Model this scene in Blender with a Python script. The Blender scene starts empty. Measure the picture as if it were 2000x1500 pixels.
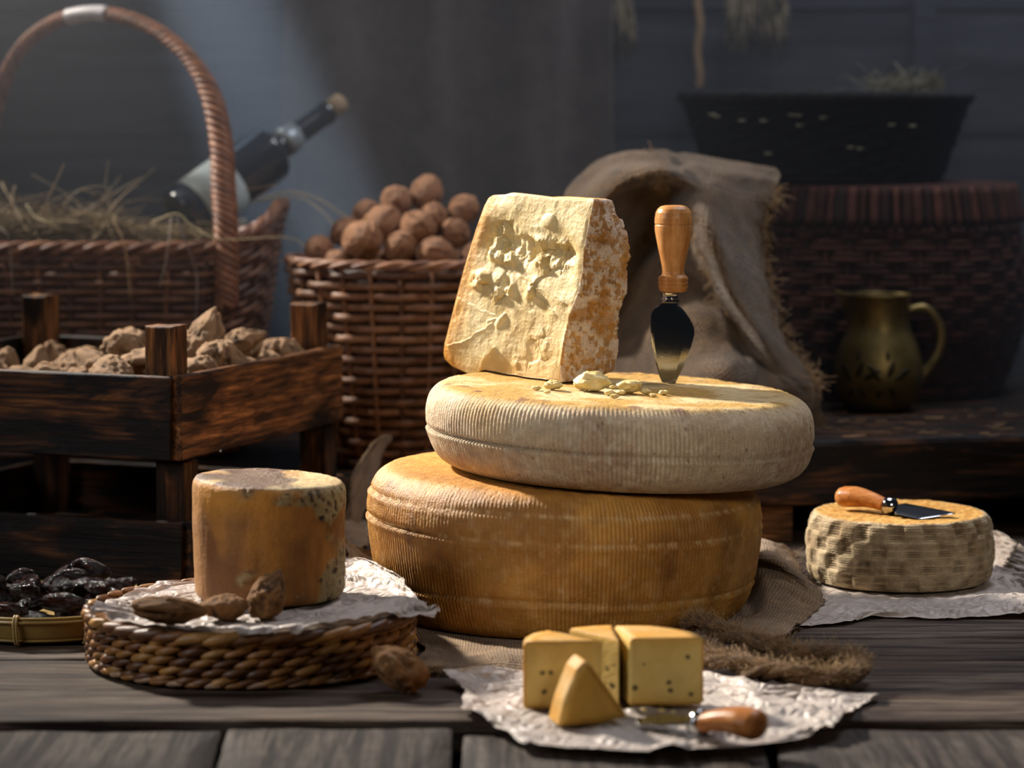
import bpy, math, random
import numpy as np
from mathutils import Matrix, Vector

S = bpy.context.scene
R = math.radians
random.seed(7)
rng = np.random.default_rng(7)

# ------------------------------------------------------------------ camera
FPX = 5500.0                       # focal length in pixels of a 2000 px wide frame
CAM = np.array([0.0, -2.53, 0.465]); PITCH = R(5.8)
cd = bpy.data.cameras.new('camera'); cam = bpy.data.objects.new('camera', cd)
S.collection.objects.link(cam); S.camera = cam
cd.sensor_width = 36; cd.lens = 36*FPX/2000; cd.clip_start = .05; cd.clip_end = 50
cam.location = CAM; cam.rotation_euler = (R(90)-PITCH, 0, 0)
cd.dof.use_dof = True; cd.dof.focus_distance = 2.50
cd.dof.aperture_fstop = (cd.lens/1000)/0.022

# ------------------------------------------------------------------ world, exposure
S.view_settings.view_transform = 'Standard'; S.view_settings.look = 'None'
S.view_settings.gamma = 1; S.view_settings.exposure = 0.0; S.view_settings.use_curve_mapping = False
W = bpy.data.worlds.new('world'); S.world = W; W.use_nodes = True
W.node_tree.nodes['Background'].inputs[0].default_value = (.55, .62, .75, 1)
W.node_tree.nodes['Background'].inputs[1].default_value = .022
S.cycles.use_denoising = True
S.cycles.max_bounces = 5; S.cycles.diffuse_bounces = 2; S.cycles.glossy_bounces = 3
S.cycles.transmission_bounces = 4; S.cycles.volume_bounces = 0; S.cycles.transparent_max_bounces = 4
S.cycles.caustics_reflective = False; S.cycles.caustics_refractive = False
S.cycles.sample_clamp_indirect = 3

def light(name, kind, loc, target, energy, color=(1, 1, 1), **k):
    d = bpy.data.lights.new(name, kind); d.energy = energy; d.color = color
    for a, b in k.items(): setattr(d, a, b)
    o = bpy.data.objects.new(name, d); S.collection.objects.link(o)
    o.location = loc
    o.rotation_euler = (Vector(target)-Vector(loc)).to_track_quat('-Z', 'Y').to_euler()
    return o
# hard window light from the left, a little behind
light('key_window', 'AREA', (-1.41, 1.05, 1.41), (.10, -.06, .13), 11.5, (1, .92, .82), shape='DISK', size=.18, spread=R(46))
# weak soft light from the front left
light('soft_left', 'AREA', (-1.9, -1.2, 1.1), (.15, .0, .12), 2.6, (.95, .95, 1), shape='RECTANGLE', size=.7, size_y=.9, spread=R(70))
# warm lamp beside the camera on the right, aimed at the middle of the table
light('warm_lamp', 'SPOT', (.95, -1.9, 1.15), (.19, .05, .14), 43, (1, .88, .76), spot_size=R(30), spot_blend=1, shadow_soft_size=.22)
# blue shaft through the smoke
light('smoke_shaft', 'SPOT', (-.70, 1.02, 1.40), (-.20, 1.01, .18), 640, (.66, .82, 1), spot_size=R(11), spot_blend=.5, shadow_soft_size=.02)
light('smoke_fill', 'AREA', (.75, .90, 1.75), (.4, 1.05, .3), 26, (.86, .88, 1), shape='RECTANGLE', size=1.6, size_y=.5)

def ray(u, v):
    f = np.array([0, math.cos(PITCH), -math.sin(PITCH)]); up = np.array([0, math.sin(PITCH), math.cos(PITCH)])
    return f + np.array([1., 0, 0])*(u-1000)/FPX + up*(-(v-750)/FPX)
def aty(u, v, Y):
    d = ray(u, v); return CAM + d*((Y-CAM[1])/d[1])
def atz(u, v, Z=0.):
    d = ray(u, v); return CAM + d*((Z-CAM[2])/d[2])

# ------------------------------------------------------------------ numpy noise
def _h(ix, iy, iz, s):
    n = (ix.astype(np.int64)*374761393 + iy.astype(np.int64)*668265263 + iz.astype(np.int64)*2147483647 + s*974634777) & 0xffffffff
    n = ((n ^ (n >> 13))*1274126177) & 0xffffffff
    n = ((n ^ (n >> 16))*2246822519) & 0xffffffff
    return ((n ^ (n >> 15)) & 0xffffff)/float(0xffffff)*2-1
def noise(P, scale=1., seed=0):
    P = np.asarray(P, float)*scale + 1000.37
    i = np.floor(P); f = P-i; f = f*f*(3-2*f)
    x, y, z = i[..., 0], i[..., 1], i[..., 2]; a, b, c = f[..., 0], f[..., 1], f[..., 2]
    def L(p, q, t): return p+(q-p)*t
    g = lambda dx, dy, dz: _h(x+dx, y+dy, z+dz, seed)
    return L(L(L(g(0,0,0), g(1,0,0), a), L(g(0,1,0), g(1,1,0), a), b),
             L(L(g(0,0,1), g(1,0,1), a), L(g(0,1,1), g(1,1,1), a), b), c)
def fbm(P, scale=1., oct=4, seed=0, gain=.5):
    s = 0; a = 1; t = 0
    for k in range(oct):
        s = s+a*noise(P, scale*2**k, seed+k*17); t += a; a *= gain
    return s/t
def ridged(P, scale=1., oct=4, seed=0):
    s = 0; a = 1; t = 0
    for k in range(oct):
        s = s+a*(1-2*np.abs(noise(P, scale*2**k, seed+k*13))); t += a; a *= .5
    return s/t
def cells(P, scale=1., seed=0):
    """distance to the nearest feature point and a random value of that cell"""
    P = np.asarray(P, float)*scale + 500.
    i = np.floor(P); best = np.full(P.shape[:-1], 9.); val = np.zeros(P.shape[:-1])
    for dx in (-1, 0, 1):
        for dy in (-1, 0, 1):
            for dz in (-1, 0, 1):
                c = i+np.array([dx, dy, dz]); x, y, z = c[..., 0], c[..., 1], c[..., 2]
                q = c+.5+.45*np.stack([_h(x, y, z, seed), _h(x, y, z, seed+1), _h(x, y, z, seed+2)], -1)
                d = np.linalg.norm(P-q, axis=-1); m = d < best
                best = np.where(m, d, best); val = np.where(m, _h(x, y, z, seed+3), val)
    return best, val
def sst(a, b, x):
    t = np.clip((x-a)/(b-a), 0, 1); return t*t*(3-2*t)
def mixc(a, b, t):
    return np.asarray(a)*(1-t[..., None]) + np.asarray(b)*t[..., None]
def interp(x, pts):
    xs, ys = zip(*pts); return np.interp(x, xs, ys)
def H(s):
    c = [int(s[i:i+2], 16)/255 for i in (0, 2, 4)]
    return tuple(x/12.92 if x <= .04045 else ((x+.055)/1.055)**2.4 for x in c)

# ------------------------------------------------------------------ mesh helpers
class Geo:
    def __init__(self): self.v = []; self.f = []; self.c = []; self.uv = []; self.n = 0
    def add(self, V, F, C=None, UV=None):
        V = np.asarray(V, float).reshape(-1, 3)
        self.v.append(V)
        for f in ([F] if isinstance(F, np.ndarray) else F):
            if len(f): self.f.append(np.asarray(f)+self.n)
        self.c.append(np.broadcast_to(np.asarray((1., 1, 1) if C is None else C, float).reshape(-1, 3), (len(V), 3)))
        self.uv.append(np.zeros((len(V), 2)) if UV is None else np.asarray(UV).reshape(-1, 2))
        self.n += len(V); return self
    def grid(self, P, wu=False, wv=False, C=None, UV=None, caps=False):
        n, m = P.shape[:2]
        i = np.arange(n if wu else n-1); j = np.arange(m if wv else m-1)
        I, J = np.meshgrid(i, j, indexing='ij'); I2 = (I+1) % n; J2 = (J+1) % m
        Q = np.stack([I*m+J, I2*m+J, I2*m+J2, I*m+J2], -1).reshape(-1, 4)
        F = [Q]
        if caps: F += [np.arange(m)[None, :], (np.arange(m)[::-1]+(n-1)*m)[None, :]]
        return self.add(P, F, C if C is None or np.ndim(C) == 1 else np.asarray(C).reshape(-1, 3), UV)
    def build(self, name, mat, parent=None, origin=None, smooth=True, solid=0, auto=None):
        V = np.concatenate(self.v)
        if origin is not None: V = V-np.asarray(origin, float)
        vol = 0.
        for f in self.f:
            for k in range(1, f.shape[1]-1): vol += np.einsum('ij,ij->i', V[f[:, 0]], np.cross(V[f[:, k]], V[f[:, k+1]])).sum()
        if vol < 0 and not solid: self.f = [f[:, ::-1] for f in self.f]
        me = bpy.data.meshes.new(name)
        me.vertices.add(len(V)); me.vertices.foreach_set('co', V.ravel())
        loops = np.concatenate([f.ravel() for f in self.f])
        tot = np.concatenate([np.full(len(f), f.shape[1]) for f in self.f])
        me.loops.add(len(loops)); me.loops.foreach_set('vertex_index', loops.astype(np.int32))
        me.polygons.add(len(tot)); st = np.concatenate([[0], np.cumsum(tot)[:-1]])
        me.polygons.foreach_set('loop_start', st.astype(np.int32))
        me.polygons.foreach_set('use_smooth', np.full(len(tot), smooth))
        a = me.color_attributes.new('Col', 'FLOAT_COLOR', 'POINT')
        C = np.concatenate(self.c); a.data.foreach_set('color', np.hstack([C, np.ones((len(C), 1))]).ravel())
        UV = np.concatenate(self.uv)
        if np.abs(UV).max() > 0:
            l = me.uv_layers.new(name='UVMap'); l.data.foreach_set('uv', UV[loops].ravel())
        me.update(calc_edges=True); me.validate()
        if mat is not None: me.materials.append(mat)
        o = bpy.data.objects.new(name, me); S.collection.objects.link(o)
        if parent is not None: o.parent = parent
        if origin is not None and parent is None: o.location = origin
        if solid:
            md = o.modifiers.new('thickness', 'SOLIDIFY'); md.thickness = solid; md.offset = 0
        return o

def tag(o, label=None, cat=None, group=None, kind=None):
    if label: o['label'] = label
    if cat: o['category'] = cat
    if group: o['group'] = group
    if kind: o['kind'] = kind
    return o
def thing(name, label, cat, loc=(0, 0, 0), group=None):
    o = bpy.data.objects.new(name, None); S.collection.objects.link(o)
    o.empty_display_size = .02; o.location = loc
    return tag(o, label, cat, group)
def norm(v):
    v = np.asarray(v, float); return v/np.maximum(np.linalg.norm(v, axis=-1, keepdims=True), 1e-12)
def spline(C, m, closed=False):
    """Catmull-Rom through the rows of C, m samples"""
    C = np.asarray(C, float); n = len(C)
    t = np.linspace(0, n if closed else n-1, m, endpoint=not closed)
    i = np.minimum(np.floor(t).astype(int), (n-1) if closed else (n-2)); f = t-i
    f = f.reshape((-1,)+(1,)*(C.ndim-1))
    if closed: a, b, c, d = C[(i-1) % n], C[i % n], C[(i+1) % n], C[(i+2) % n]
    else:
        E = np.concatenate([[2*C[0]-C[1]], C, [2*C[-1]-C[-2]]]); a, b, c, d = E[i], E[i+1], E[i+2], E[i+3]
    return .5*(2*b+(c-a)*f+(2*a-5*b+4*c-d)*f*f+(3*b-a-3*c+d)*f**3)
def tube(g, path, rad, seg=8, closed=False, C=None, up=(0, 0, 1), flat=1., caps=True, cap_round=False):
    P = np.asarray(path, float); n = len(P)
    rad = np.broadcast_to(rad, (n,)).astype(float)
    if closed: T = np.roll(P, -1, 0)-np.roll(P, 1, 0)
    else: T = np.gradient(P, axis=0)
    T = norm(T); U = np.broadcast_to(np.asarray(up, float), P.shape)
    N = np.cross(T, U); bad = np.linalg.norm(N, axis=1) < .15
    N[bad] = np.cross(T[bad], [1., .3, 0]); N = norm(N)
    for k in range(1, n):
        if np.dot(N[k], N[k-1]) < 0: N[k] *= -1
    B = np.cross(N, T)
    a = np.linspace(0, 2*np.pi, seg, endpoint=False)
    X = P[:, None]+rad[:, None, None]*(np.cos(a)[None, :, None]*N[:, None]+flat*np.sin(a)[None, :, None]*B[:, None])
    if C is not None and np.ndim(C) == 2: C = np.repeat(C, seg, 0)
    g.grid(X, wu=closed, wv=True, C=C, caps=caps and not closed)
    return g
def rot(M, P): return np.asarray(P) @ np.asarray(M)[:3, :3].T
def frame(axis, up=(0, 0, 1)):
    """matrix whose X column is the axis, Z near up"""
    x = norm(axis); y = norm(np.cross(up, x)); z = np.cross(x, y)
    return np.stack([x, y, z], 1)
def mat4(Rm, loc):
    M = Matrix.Identity(4)
    for i in range(3):
        for j in range(3): M[i][j] = Rm[i][j]
        M[i][3] = loc[i]
    return M
def lathe(g, prof, seg=64, C=None, disp=None, res=None, loc=(0, 0, 0)):
    prof = np.asarray(prof, float)
    if res:
        d = np.concatenate([[0], np.cumsum(np.linalg.norm(np.diff(prof, axis=0), axis=1))])
        t = np.linspace(0, d[-1], res); prof = np.stack([np.interp(t, d, prof[:, 0]), np.interp(t, d, prof[:, 1])], 1)
    a = np.linspace(0, 2*np.pi, seg, endpoint=False)
    P = np.stack([prof[:, 0][:, None]*np.cos(a), prof[:, 0][:, None]*np.sin(a), np.broadcast_to(prof[:, 1][:, None], (len(prof), seg))], -1)
    if disp: P = disp(P, a)
    g.grid(P[::-1]+np.asarray(loc), wv=True, C=C, caps=True); return g
def rprof(pts, n=12):
    """smooth a profile by a spline through its points"""
    return spline(np.asarray(pts, float), n*len(pts))
def smooth_grid(P, k, wv=True):
    for _ in range(k):
        Q = P.copy()
        Q[1:-1] = .5*P[1:-1]+.25*(P[:-2]+P[2:])
        if wv: Q = .5*Q+.25*(np.roll(Q, 1, 1)+np.roll(Q, -1, 1))
        P = Q
    return P
def gnormals(P, wv=False):
    du = np.gradient(P, axis=0)
    dv = (np.roll(P, -1, 1)-np.roll(P, 1, 1)) if wv else np.gradient(P, axis=1)
    return norm(np.cross(du, dv))
def resample(F, n):
    F = np.asarray(F, float); F = np.concatenate([F, F[:1]])
    d = np.concatenate([[0], np.cumsum(np.linalg.norm(np.diff(F, axis=0), axis=1))])
    t = np.linspace(0, d[-1], n, endpoint=False)
    return np.stack([np.interp(t, d, F[:, k]) for k in range(F.shape[1])], 1)
def prism(foot, h, n=80, rows=12, bev=.002, disp=0., dscale=60., seed=0, sm=1):
    """footprint (closed 2-D) extruded up by h, rounded edges; returns the grid"""
    F = resample(foot, n); c = F.mean(0); size = np.abs(F-c).max()
    k = 1-bev/size
    Z = [(0., .02), (0., .5), (0., k), (bev*.35, 1-(1-k)*.35)]
    Z += [(z, 1.) for z in np.linspace(bev, h-bev, rows)]
    Z += [(h-bev*.35, 1-(1-k)*.35), (h, k), (h, .66), (h, .33), (h, .02)]
    P = np.stack([np.concatenate([c+(F-c)*s, np.full((n, 1), z)], 1) for z, s in Z])
    if sm: P[3:-4] = smooth_grid(P, sm)[3:-4]
    if disp: P = P+disp*np.stack([fbm(P, dscale, 3, seed), fbm(P, dscale, 3, seed+5), fbm(P, dscale, 3, seed+9)], -1)
    return P
def board(name, L, w, t, mat, parent, M, seed=0, disp=.0012, bev=.002, n=96, rows=8, label=None):
    """plank: length L along local X, thickness t along local Y, width w along local Z"""
    f = [(-L/2, -t/2), (L/2, -t/2), (L/2, t/2), (-L/2, t/2)]
    F = []
    for k in range(4):
        a = np.array(f[k]); b = np.array(f[(k+1) % 4]); m = n//2-6 if k % 2 == 0 else 6
        F += [tuple(a+(b-a)*i/m) for i in range(m)]
    F = np.array(F)
    Z = [(0., .0, 0.)]
    c = np.array([L/2, t/2])
    def ins(b): return F*np.array([(L/2-b)/(L/2), (t/2-b)/(t/2)])
    P = [np.concatenate([F*.01, np.zeros((len(F), 1))], 1)]
    for z, b in [(0, bev), (bev*.3, bev*.3)]+[(z, 0) for z in np.linspace(bev, w-bev, rows)]+[(w-bev*.3, bev*.3), (w, bev)]:
        P.append(np.concatenate([ins(b), np.full((len(F), 1), z)], 1))
    P.append(np.concatenate([F*.01, np.full((len(F), 1), w)], 1))
    P = np.stack(P)
    Q = P*np.array([.25, 1, 1])+seed*.37
    P = P+disp*np.stack([noise(Q, 60, seed), noise(Q, 60, seed+1)*.7, fbm(Q, 45, 3, seed+2)], -1)
    g = Geo().grid(P, wv=True, caps=True)
    o = g.build(name, mat, parent, smooth=False)
    o.matrix_local = M if parent is None else parent.matrix_local.inverted() @ M if False else M
    if label: o['label'] = label
    return o

# ------------------------------------------------------------------ materials
class NT:
    def __init__(self, name):
        self.m = bpy.data.materials.new(name); self.m.use_nodes = True
        self.t = self.m.node_tree; self.t.nodes.clear()
        self.out = self.n('ShaderNodeOutputMaterial')
    def n(self, k, **a):
        x = self.t.nodes.new(k)
        for p, q in a.items():
            if p.startswith('i_'): x.inputs[int(p[2:]) if p[2:].isdigit() else p[2:].replace('_', ' ')].default_value = q
            else: setattr(x, p, q)
        return x
    def l(self, a, b): self.t.links.new(a, b)
    def coord(self, scale=(1, 1, 1), kind='Object', rand=True):
        tc = self.n('ShaderNodeTexCoord'); mp = self.n('ShaderNodeMapping'); mp.inputs['Scale'].default_value = scale
        self.l(tc.outputs[kind], mp.inputs['Vector'])
        if rand and kind == 'Object':
            oi = self.n('ShaderNodeObjectInfo'); ml = self.n('ShaderNodeMath', operation='MULTIPLY', i_1=37.)
            self.l(oi.outputs['Random'], ml.inputs[0]); cb = self.n('ShaderNodeCombineXYZ')
            self.l(ml.outputs[0], cb.inputs[0]); self.l(ml.outputs[0], cb.inputs[1]); self.l(cb.outputs[0], mp.inputs['Location'])
        return mp.outputs[0]
    def noise(self, vec, scale, detail=5, rough=.55, dist=0):
        x = self.n('ShaderNodeTexNoise'); x.inputs['Scale'].default_value = scale; x.inputs['Detail'].default_value = detail
        x.inputs['Roughness'].default_value = rough; x.inputs['Distortion'].default_value = dist
        self.l(vec, x.inputs['Vector']); return x.outputs['Fac']
    def ramp(self, fac, stops):
        r = self.n('ShaderNodeValToRGB'); e = r.color_ramp.elements
        for k, (p, c) in enumerate(stops):
            x = e[k] if k < 2 else e.new(p)
            x.position = p; x.color = (*c, 1) if len(c) == 3 else c
        self.l(fac, r.inputs[0]); return r.outputs[0]
    def mix(self, a, b, fac, mode='MIX'):
        x = self.n('ShaderNodeMix', data_type='RGBA', blend_type=mode)
        for s, k in ((a, 6), (b, 7)):
            if isinstance(s, tuple): x.inputs[k].default_value = (*s, 1)
            else: self.l(s, x.inputs[k])
        if isinstance(fac, (int, float)): x.inputs[0].default_value = fac
        else: self.l(fac, x.inputs[0])
        return x.outputs[2]
    def math(self, op, a, b=0., c=None):
        x = self.n('ShaderNodeMath', operation=op)
        for k, s in enumerate((a, b) if c is None else (a, b, c)):
            if isinstance(s, (int, float)): x.inputs[k].default_value = s
            else: self.l(s, x.inputs[k])
        return x.outputs[0]
    def bump(self, h, dist, strength=1., prev=None):
        x = self.n('ShaderNodeBump'); x.inputs['Distance'].default_value = dist; x.inputs['Strength'].default_value = strength
        self.l(h, x.inputs['Height'])
        if prev is not None: self.l(prev, x.inputs['Normal'])
        return x.outputs[0]
    def attr(self): return self.n('ShaderNodeAttribute', attribute_name='Col').outputs['Color']
    def bsdf(self, color, rough=.6, metal=0., nrm=None, spec=.5, sss=0., sssr=(1, .5, .25), ssss=.004, coat=0., sheen=0., trans=0., alpha=None):
        b = self.n('ShaderNodeBsdfPrincipled')
        def s(k, v):
            if v is None: return
            if isinstance(v, (int, float)): b.inputs[k].default_value = v
            elif isinstance(v, tuple): b.inputs[k].default_value = (*v, 1)
            else: self.l(v, b.inputs[k])
        s('Base Color', color); s('Roughness', rough); s('Metallic', metal); s('Specular IOR Level', spec)
        if nrm is not None: self.l(nrm, b.inputs['Normal'])
        if sss:
            b.inputs['Subsurface Weight'].default_value = sss; b.inputs['Subsurface Radius'].default_value = sssr
            b.inputs['Subsurface Scale'].default_value = ssss
        s('Coat Weight', coat); s('Sheen Weight', sheen); s('Transmission Weight', trans)
        if alpha is not None: s('Alpha', alpha)
        self.l(b.outputs[0], self.out.inputs[0]); self.b = b; return self.m

def wood(name, stops, grain=(4, 60, 60), burn=None, burn_scale=7, rough=.65, bumpd=.0012, patch=.45):
    t = NT(name); v = t.coord(grain); stops = [(.5+(p-.5)*.62, c) for p, c in stops]
    g = t.noise(v, 3, 8, .65, .3); c = t.ramp(g, stops)
    f = t.noise(t.coord((grain[0]*2, grain[1]*4, grain[2]*4)), 4, 4, .7)
    c = t.mix(c, (.01, .008, .007), t.ramp(f, [(.55, (0, 0, 0)), (.8, (.6, .6, .6))]))
    if burn:
        b = t.noise(t.coord((burn_scale*.6, burn_scale*2.2, burn_scale*2.2)), 1.3, 4, .6, 1.2)
        c = t.mix(c, burn, t.ramp(b, [(patch-.08, (.97, .97, .97)), (patch+.17, (.08, .08, .08))]))
    h = t.math('ADD', g, t.math('MULTIPLY', f, .5))
    return t.bsdf(c, rough, nrm=t.bump(h, bumpd, .8), spec=.18)
def vcol(name, rough=.6, bscale=400, bdist=.0004, spec=.4, sss=0, sssr=(1, .5, .25), ssss=.004, var=.25, vscale=60, coat=0., sheen=0., metal=0., b2=None):
    t = NT(name); v = t.coord(); c = t.attr()
    n = t.noise(v, vscale, 5, .6)
    c = t.mix(c, t.ramp(n, [(.3, (1-var,)*3), (.7, (1+var,)*3)]), 1., 'MULTIPLY')
    nr = t.bump(t.noise(v, bscale, 4, .65), bdist)
    if b2: nr = t.bump(t.noise(v, b2[0], 3, .6), b2[1], 1., nr)
    return t.bsdf(c, rough, metal, nr, spec, sss, sssr, ssss, coat, sheen)
def plain(name, c, rough=.5, metal=0., bscale=200, bdist=.0002, var=.2, spec=.5, coat=0., vs=40):
    t = NT(name); v = t.coord(); n = t.noise(v, vs, 5)
    col = t.ramp(n, [(.3, tuple(x*(1-var) for x in c)), (.7, tuple(min(1, x*(1+var)) for x in c))])
    return t.bsdf(col, rough, metal, t.bump(t.noise(v, bscale, 4), bdist), spec, coat=coat)
def burlap(name, c1, c2, pitch=.0022, rough=.9):
    """woven jute: UVs are metres along the cloth"""
    t = NT(name); tc = t.n('ShaderNodeTexCoord'); sp = t.n('ShaderNodeSeparateXYZ')
    nz = t.n('ShaderNodeTexNoise'); nz.inputs['Scale'].default_value = 70; t.l(tc.outputs['UV'], nz.inputs['Vector'])
    ad = t.n('ShaderNodeMixRGB', blend_type='ADD'); 
    vm = t.n('ShaderNodeVectorMath', operation='MULTIPLY_ADD'); t.l(nz.outputs['Color'], vm.inputs[0])
    vm.inputs[1].default_value = (pitch*1.1,)*3; t.l(tc.outputs['UV'], vm.inputs[2])
    t.l(vm.outputs[0], sp.inputs[0])
    f = 2*math.pi/pitch/2
    su = t.math('SINE', t.math('MULTIPLY', sp.outputs[0], f)); sv = t.math('SINE', t.math('MULTIPLY', sp.outputs[1], f))
    au = t.math('ABSOLUTE', su); av = t.math('ABSOLUTE', sv)
    over = t.math('MULTIPLY', su, sv)                              # which yarn is on top
    hu = t.math('MULTIPLY', au, t.math('MULTIPLY_ADD', over, .4, .6)); hv = t.math('MULTIPLY', av, t.math('MULTIPLY_ADD', over, -.4, .6))
    h = t.math('MAXIMUM', hu, hv)
    obj = t.coord()
    n = t.noise(obj, 45, 6, .65); c = t.ramp(n, [(.3, c1), (.72, c2)])
    c = t.mix(tuple(x*.12 for x in c1), c, t.ramp(h, [(.2, (0, 0, 0)), (.62, (1, 1, 1))]))
    nr = t.bump(h, pitch*.5, .9); nr = t.bump(t.noise(obj, 900, 3), .0004, .8, nr)
    return t.bsdf(c, rough, nrm=nr, spec=.15, sheen=.25)

WOOD_BURNT = wood('burnt_wood', [(.3, H('3e2817')), (.5, H('744a29')), (.7, H('a87040'))], (5, 70, 70), H('140e0a'), 9, .5, .0015, .45)
WOOD_DARK = wood('dark_burnt_wood', [(.3, H('2a1a11')), (.5, H('54341e')), (.75, H('9a6231'))], (4, 60, 60), H('0b0908'), 7, .5, .0015, .56)
WOOD_TABLE = wood('weathered_table_wood', [(.26, H('17110d')), (.42, H('43362b')), (.56, H('7b6c5e')), (.68, H('41301f')), (.85, H('77543a'))], (1.6, 30, 30), H('2c2019'), 3.2, .65, .003, .46)
WOOD_WALL = wood('charcoal_wall_wood', [(.3, H('1b1e23')), (.5, H('2c3036')), (.75, H('3b3d42'))], (1.2, 16, 16), None, 5, .8, .002)
WOOD_NEAR = wood('grey_worn_wood', [(.25, H('120f0c')), (.42, H('332c26')), (.58, H('5a5149')), (.75, H('28211b'))], (30, 1.6, 30), H('2b2420'), 4, .75, .002, .4)
WICKER = vcol('red_brown_wicker', .48, 500, .0004, .45, var=.35, vscale=90)
WICKER_DARK = vcol('dark_wicker', .75, 500, .0004, .2, var=.35, vscale=60)
STRAW_BRAID = vcol('golden_straw_braid', .42, 700, .0003, .5, var=.35, vscale=120)
HAY = vcol('dry_hay', .6, 400, .0002, .35, var=.25, vscale=50)
BURLAP = burlap('brown_burlap', H('7a5f42'), H('b8966d'), .0030)
BURLAP_BACK = burlap('dusty_burlap', H('51402f'), H('83694c'), .0046)
CLOTH_DARK = burlap('dark_drape', H('423a33'), H('5c5148'), .004)
FUZZ = plain('jute_fibre', H('977a55'), .8, bdist=.0001, vs=200)
ROPEM = plain('jute_rope_fibre', H('5e4529'), .9, bscale=700, bdist=.0020, var=.5, vs=110)

def paper_mat():
    t = NT('crumpled_wax_paper'); v = t.coord()
    n = t.noise(v, 22, 5, .6); c = t.ramp(n, [(.3, H('a09389')), (.7, H('bfb3a9'))])
    vo = t.n('ShaderNodeTexVoronoi'); vo.feature = 'DISTANCE_TO_EDGE'; vo.inputs['Scale'].default_value = 75
    wn = t.n('ShaderNodeTexNoise'); wn.inputs['Scale'].default_value = 30; t.l(v, wn.inputs['Vector'])
    va = t.n('ShaderNodeVectorMath', operation='MULTIPLY_ADD'); t.l(wn.outputs['Color'], va.inputs[0]); va.inputs[1].default_value = (.03,)*3; t.l(v, va.inputs[2])
    t.l(va.outputs[0], vo.inputs['Vector'])
    nr = t.bump(t.math('MINIMUM', vo.outputs['Distance'], .35), .0060, .8); nr = t.bump(t.noise(v, 180, 4), .0005, .6, nr)
    return t.bsdf(c, .5, nrm=nr, spec=.35, sss=.15, sssr=(1, .8, .7), ssss=.002)
PAPER = paper_mat()
WAX_AMBER = vcol('amber_cheese_rind', .50, 520, .0009, .4, .03, (1, .6, .3), .003, .16, 55, b2=(170, .0010))
RIND_GREY = vcol('bloomed_cheese_rind', .85, 620, .0011, .2, .0, (1, .6, .3), .004, .18, 150, b2=(240, .0012))
PASTE = vcol('cheese_paste', .55, 420, .0005, .35, .10, (1, .62, .25), .004, .08, 60, b2=(150, .0006))
BEECH = wood('polished_beech', [(.3, H('a86f3c')), (.55, H('c28a52')), (.8, H('d19c64'))], (40, 40, 6), None, 5, .32, .0002)
BEECH_X = wood('polished_beech_lengthwise', [(.3, H('a2622f')), (.55, H('bf7d44')), (.8, H('cf9358'))], (8, 60, 60), None, 5, .32, .0002)
STEEL = plain('polished_steel', (.50, .50, .50), .10, 1., 300, .00002, .06)
STEEL_DARK = plain('mirror_steel', (.32, .33, .34), .09, 1., 300, .00002, .05)
BRASS = plain('aged_brass', H('7a6a40'), .44, .8, 60, .0006, .4, vs=25)
BRASS_DARK = plain('blackened_brass', H('2a2414'), .5, .6, 60, .0003, .3)
DATE = vcol('glossy_date_skin', .13, 170, .0016, .40, var=.4, vscale=70, coat=.0)
FIG = vcol('dried_fig_skin', .75, 220, .0012, .3, var=.3, vscale=80)
SHELL = vcol('walnut_shell', .55, 240, .0012, .35, var=.22, vscale=60)
BAMBOO = plain('bamboo_strip', H('94793f'), .38, 0, 150, .0003, .25, vs=30)
GLASS_DARK = plain('dark_bottle_glass', (.010, .016, .026), .12, 0, 20, .0000, .1, .6, coat=.5)
LABELM = plain('bottle_label_paper', H('a2aba8'), .7, 0, 200, .0002, .12)
FOIL = plain('pale_foil', H('8d979c'), .4, .4, 80, .0006, .2)
CORK = plain('cork', H('a08a6a'), .8, 0, 300, .0006, .2)
HERB = vcol('dried_plant', .85, 200, .0005, .2, var=.3)

# ------------------------------------------------------------------ setting
def boxgeo(x0, x1, y0, y1, z0, z1):
    V = [(x, y, z) for x in (x0, x1) for y in (y0, y1) for z in (z0, z1)]
    F = np.array([[0, 1, 3, 2], [4, 6, 7, 5], [0, 4, 5, 1], [2, 3, 7, 6], [0, 2, 6, 4], [1, 5, 7, 3]])
    return Geo().add(V, F)
o = boxgeo(-2.6, 2.6, -2.2, 1.36, -.80, -.76).build('floor', WOOD_WALL, smooth=False); tag(o, kind='structure')
g = Geo()
zz = -.76
for k in range(15):                                     # wall of horizontal boards with gaps
    h = .168; y = 1.25+.004*(k % 2)+.003*math.sin(k*2.3)
    P = prism([(-2.6, y), (2.6, y), (2.6, y+.03), (-2.6, y+.03)], h-.005, 60, 3, .003, sm=0)
    g.grid(P+np.array([0, 0, zz]), wv=True, caps=True); zz += h
o = g.build('wall_back', WOOD_WALL, smooth=False); tag(o, kind='structure')
o = boxgeo(-2.6, 2.6, 1.30, 1.36, -.76, 1.8).build('wall_back_lining', WOOD_WALL, smooth=False); tag(o, kind='structure')
p = aty(1805, 100, 1.23)
o = boxgeo(p[0]-.014, p[0]+.014, 1.225, 1.249, .38, 1.6).build('trim_1', WOOD_WALL, smooth=False); tag(o, kind='structure')

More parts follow.
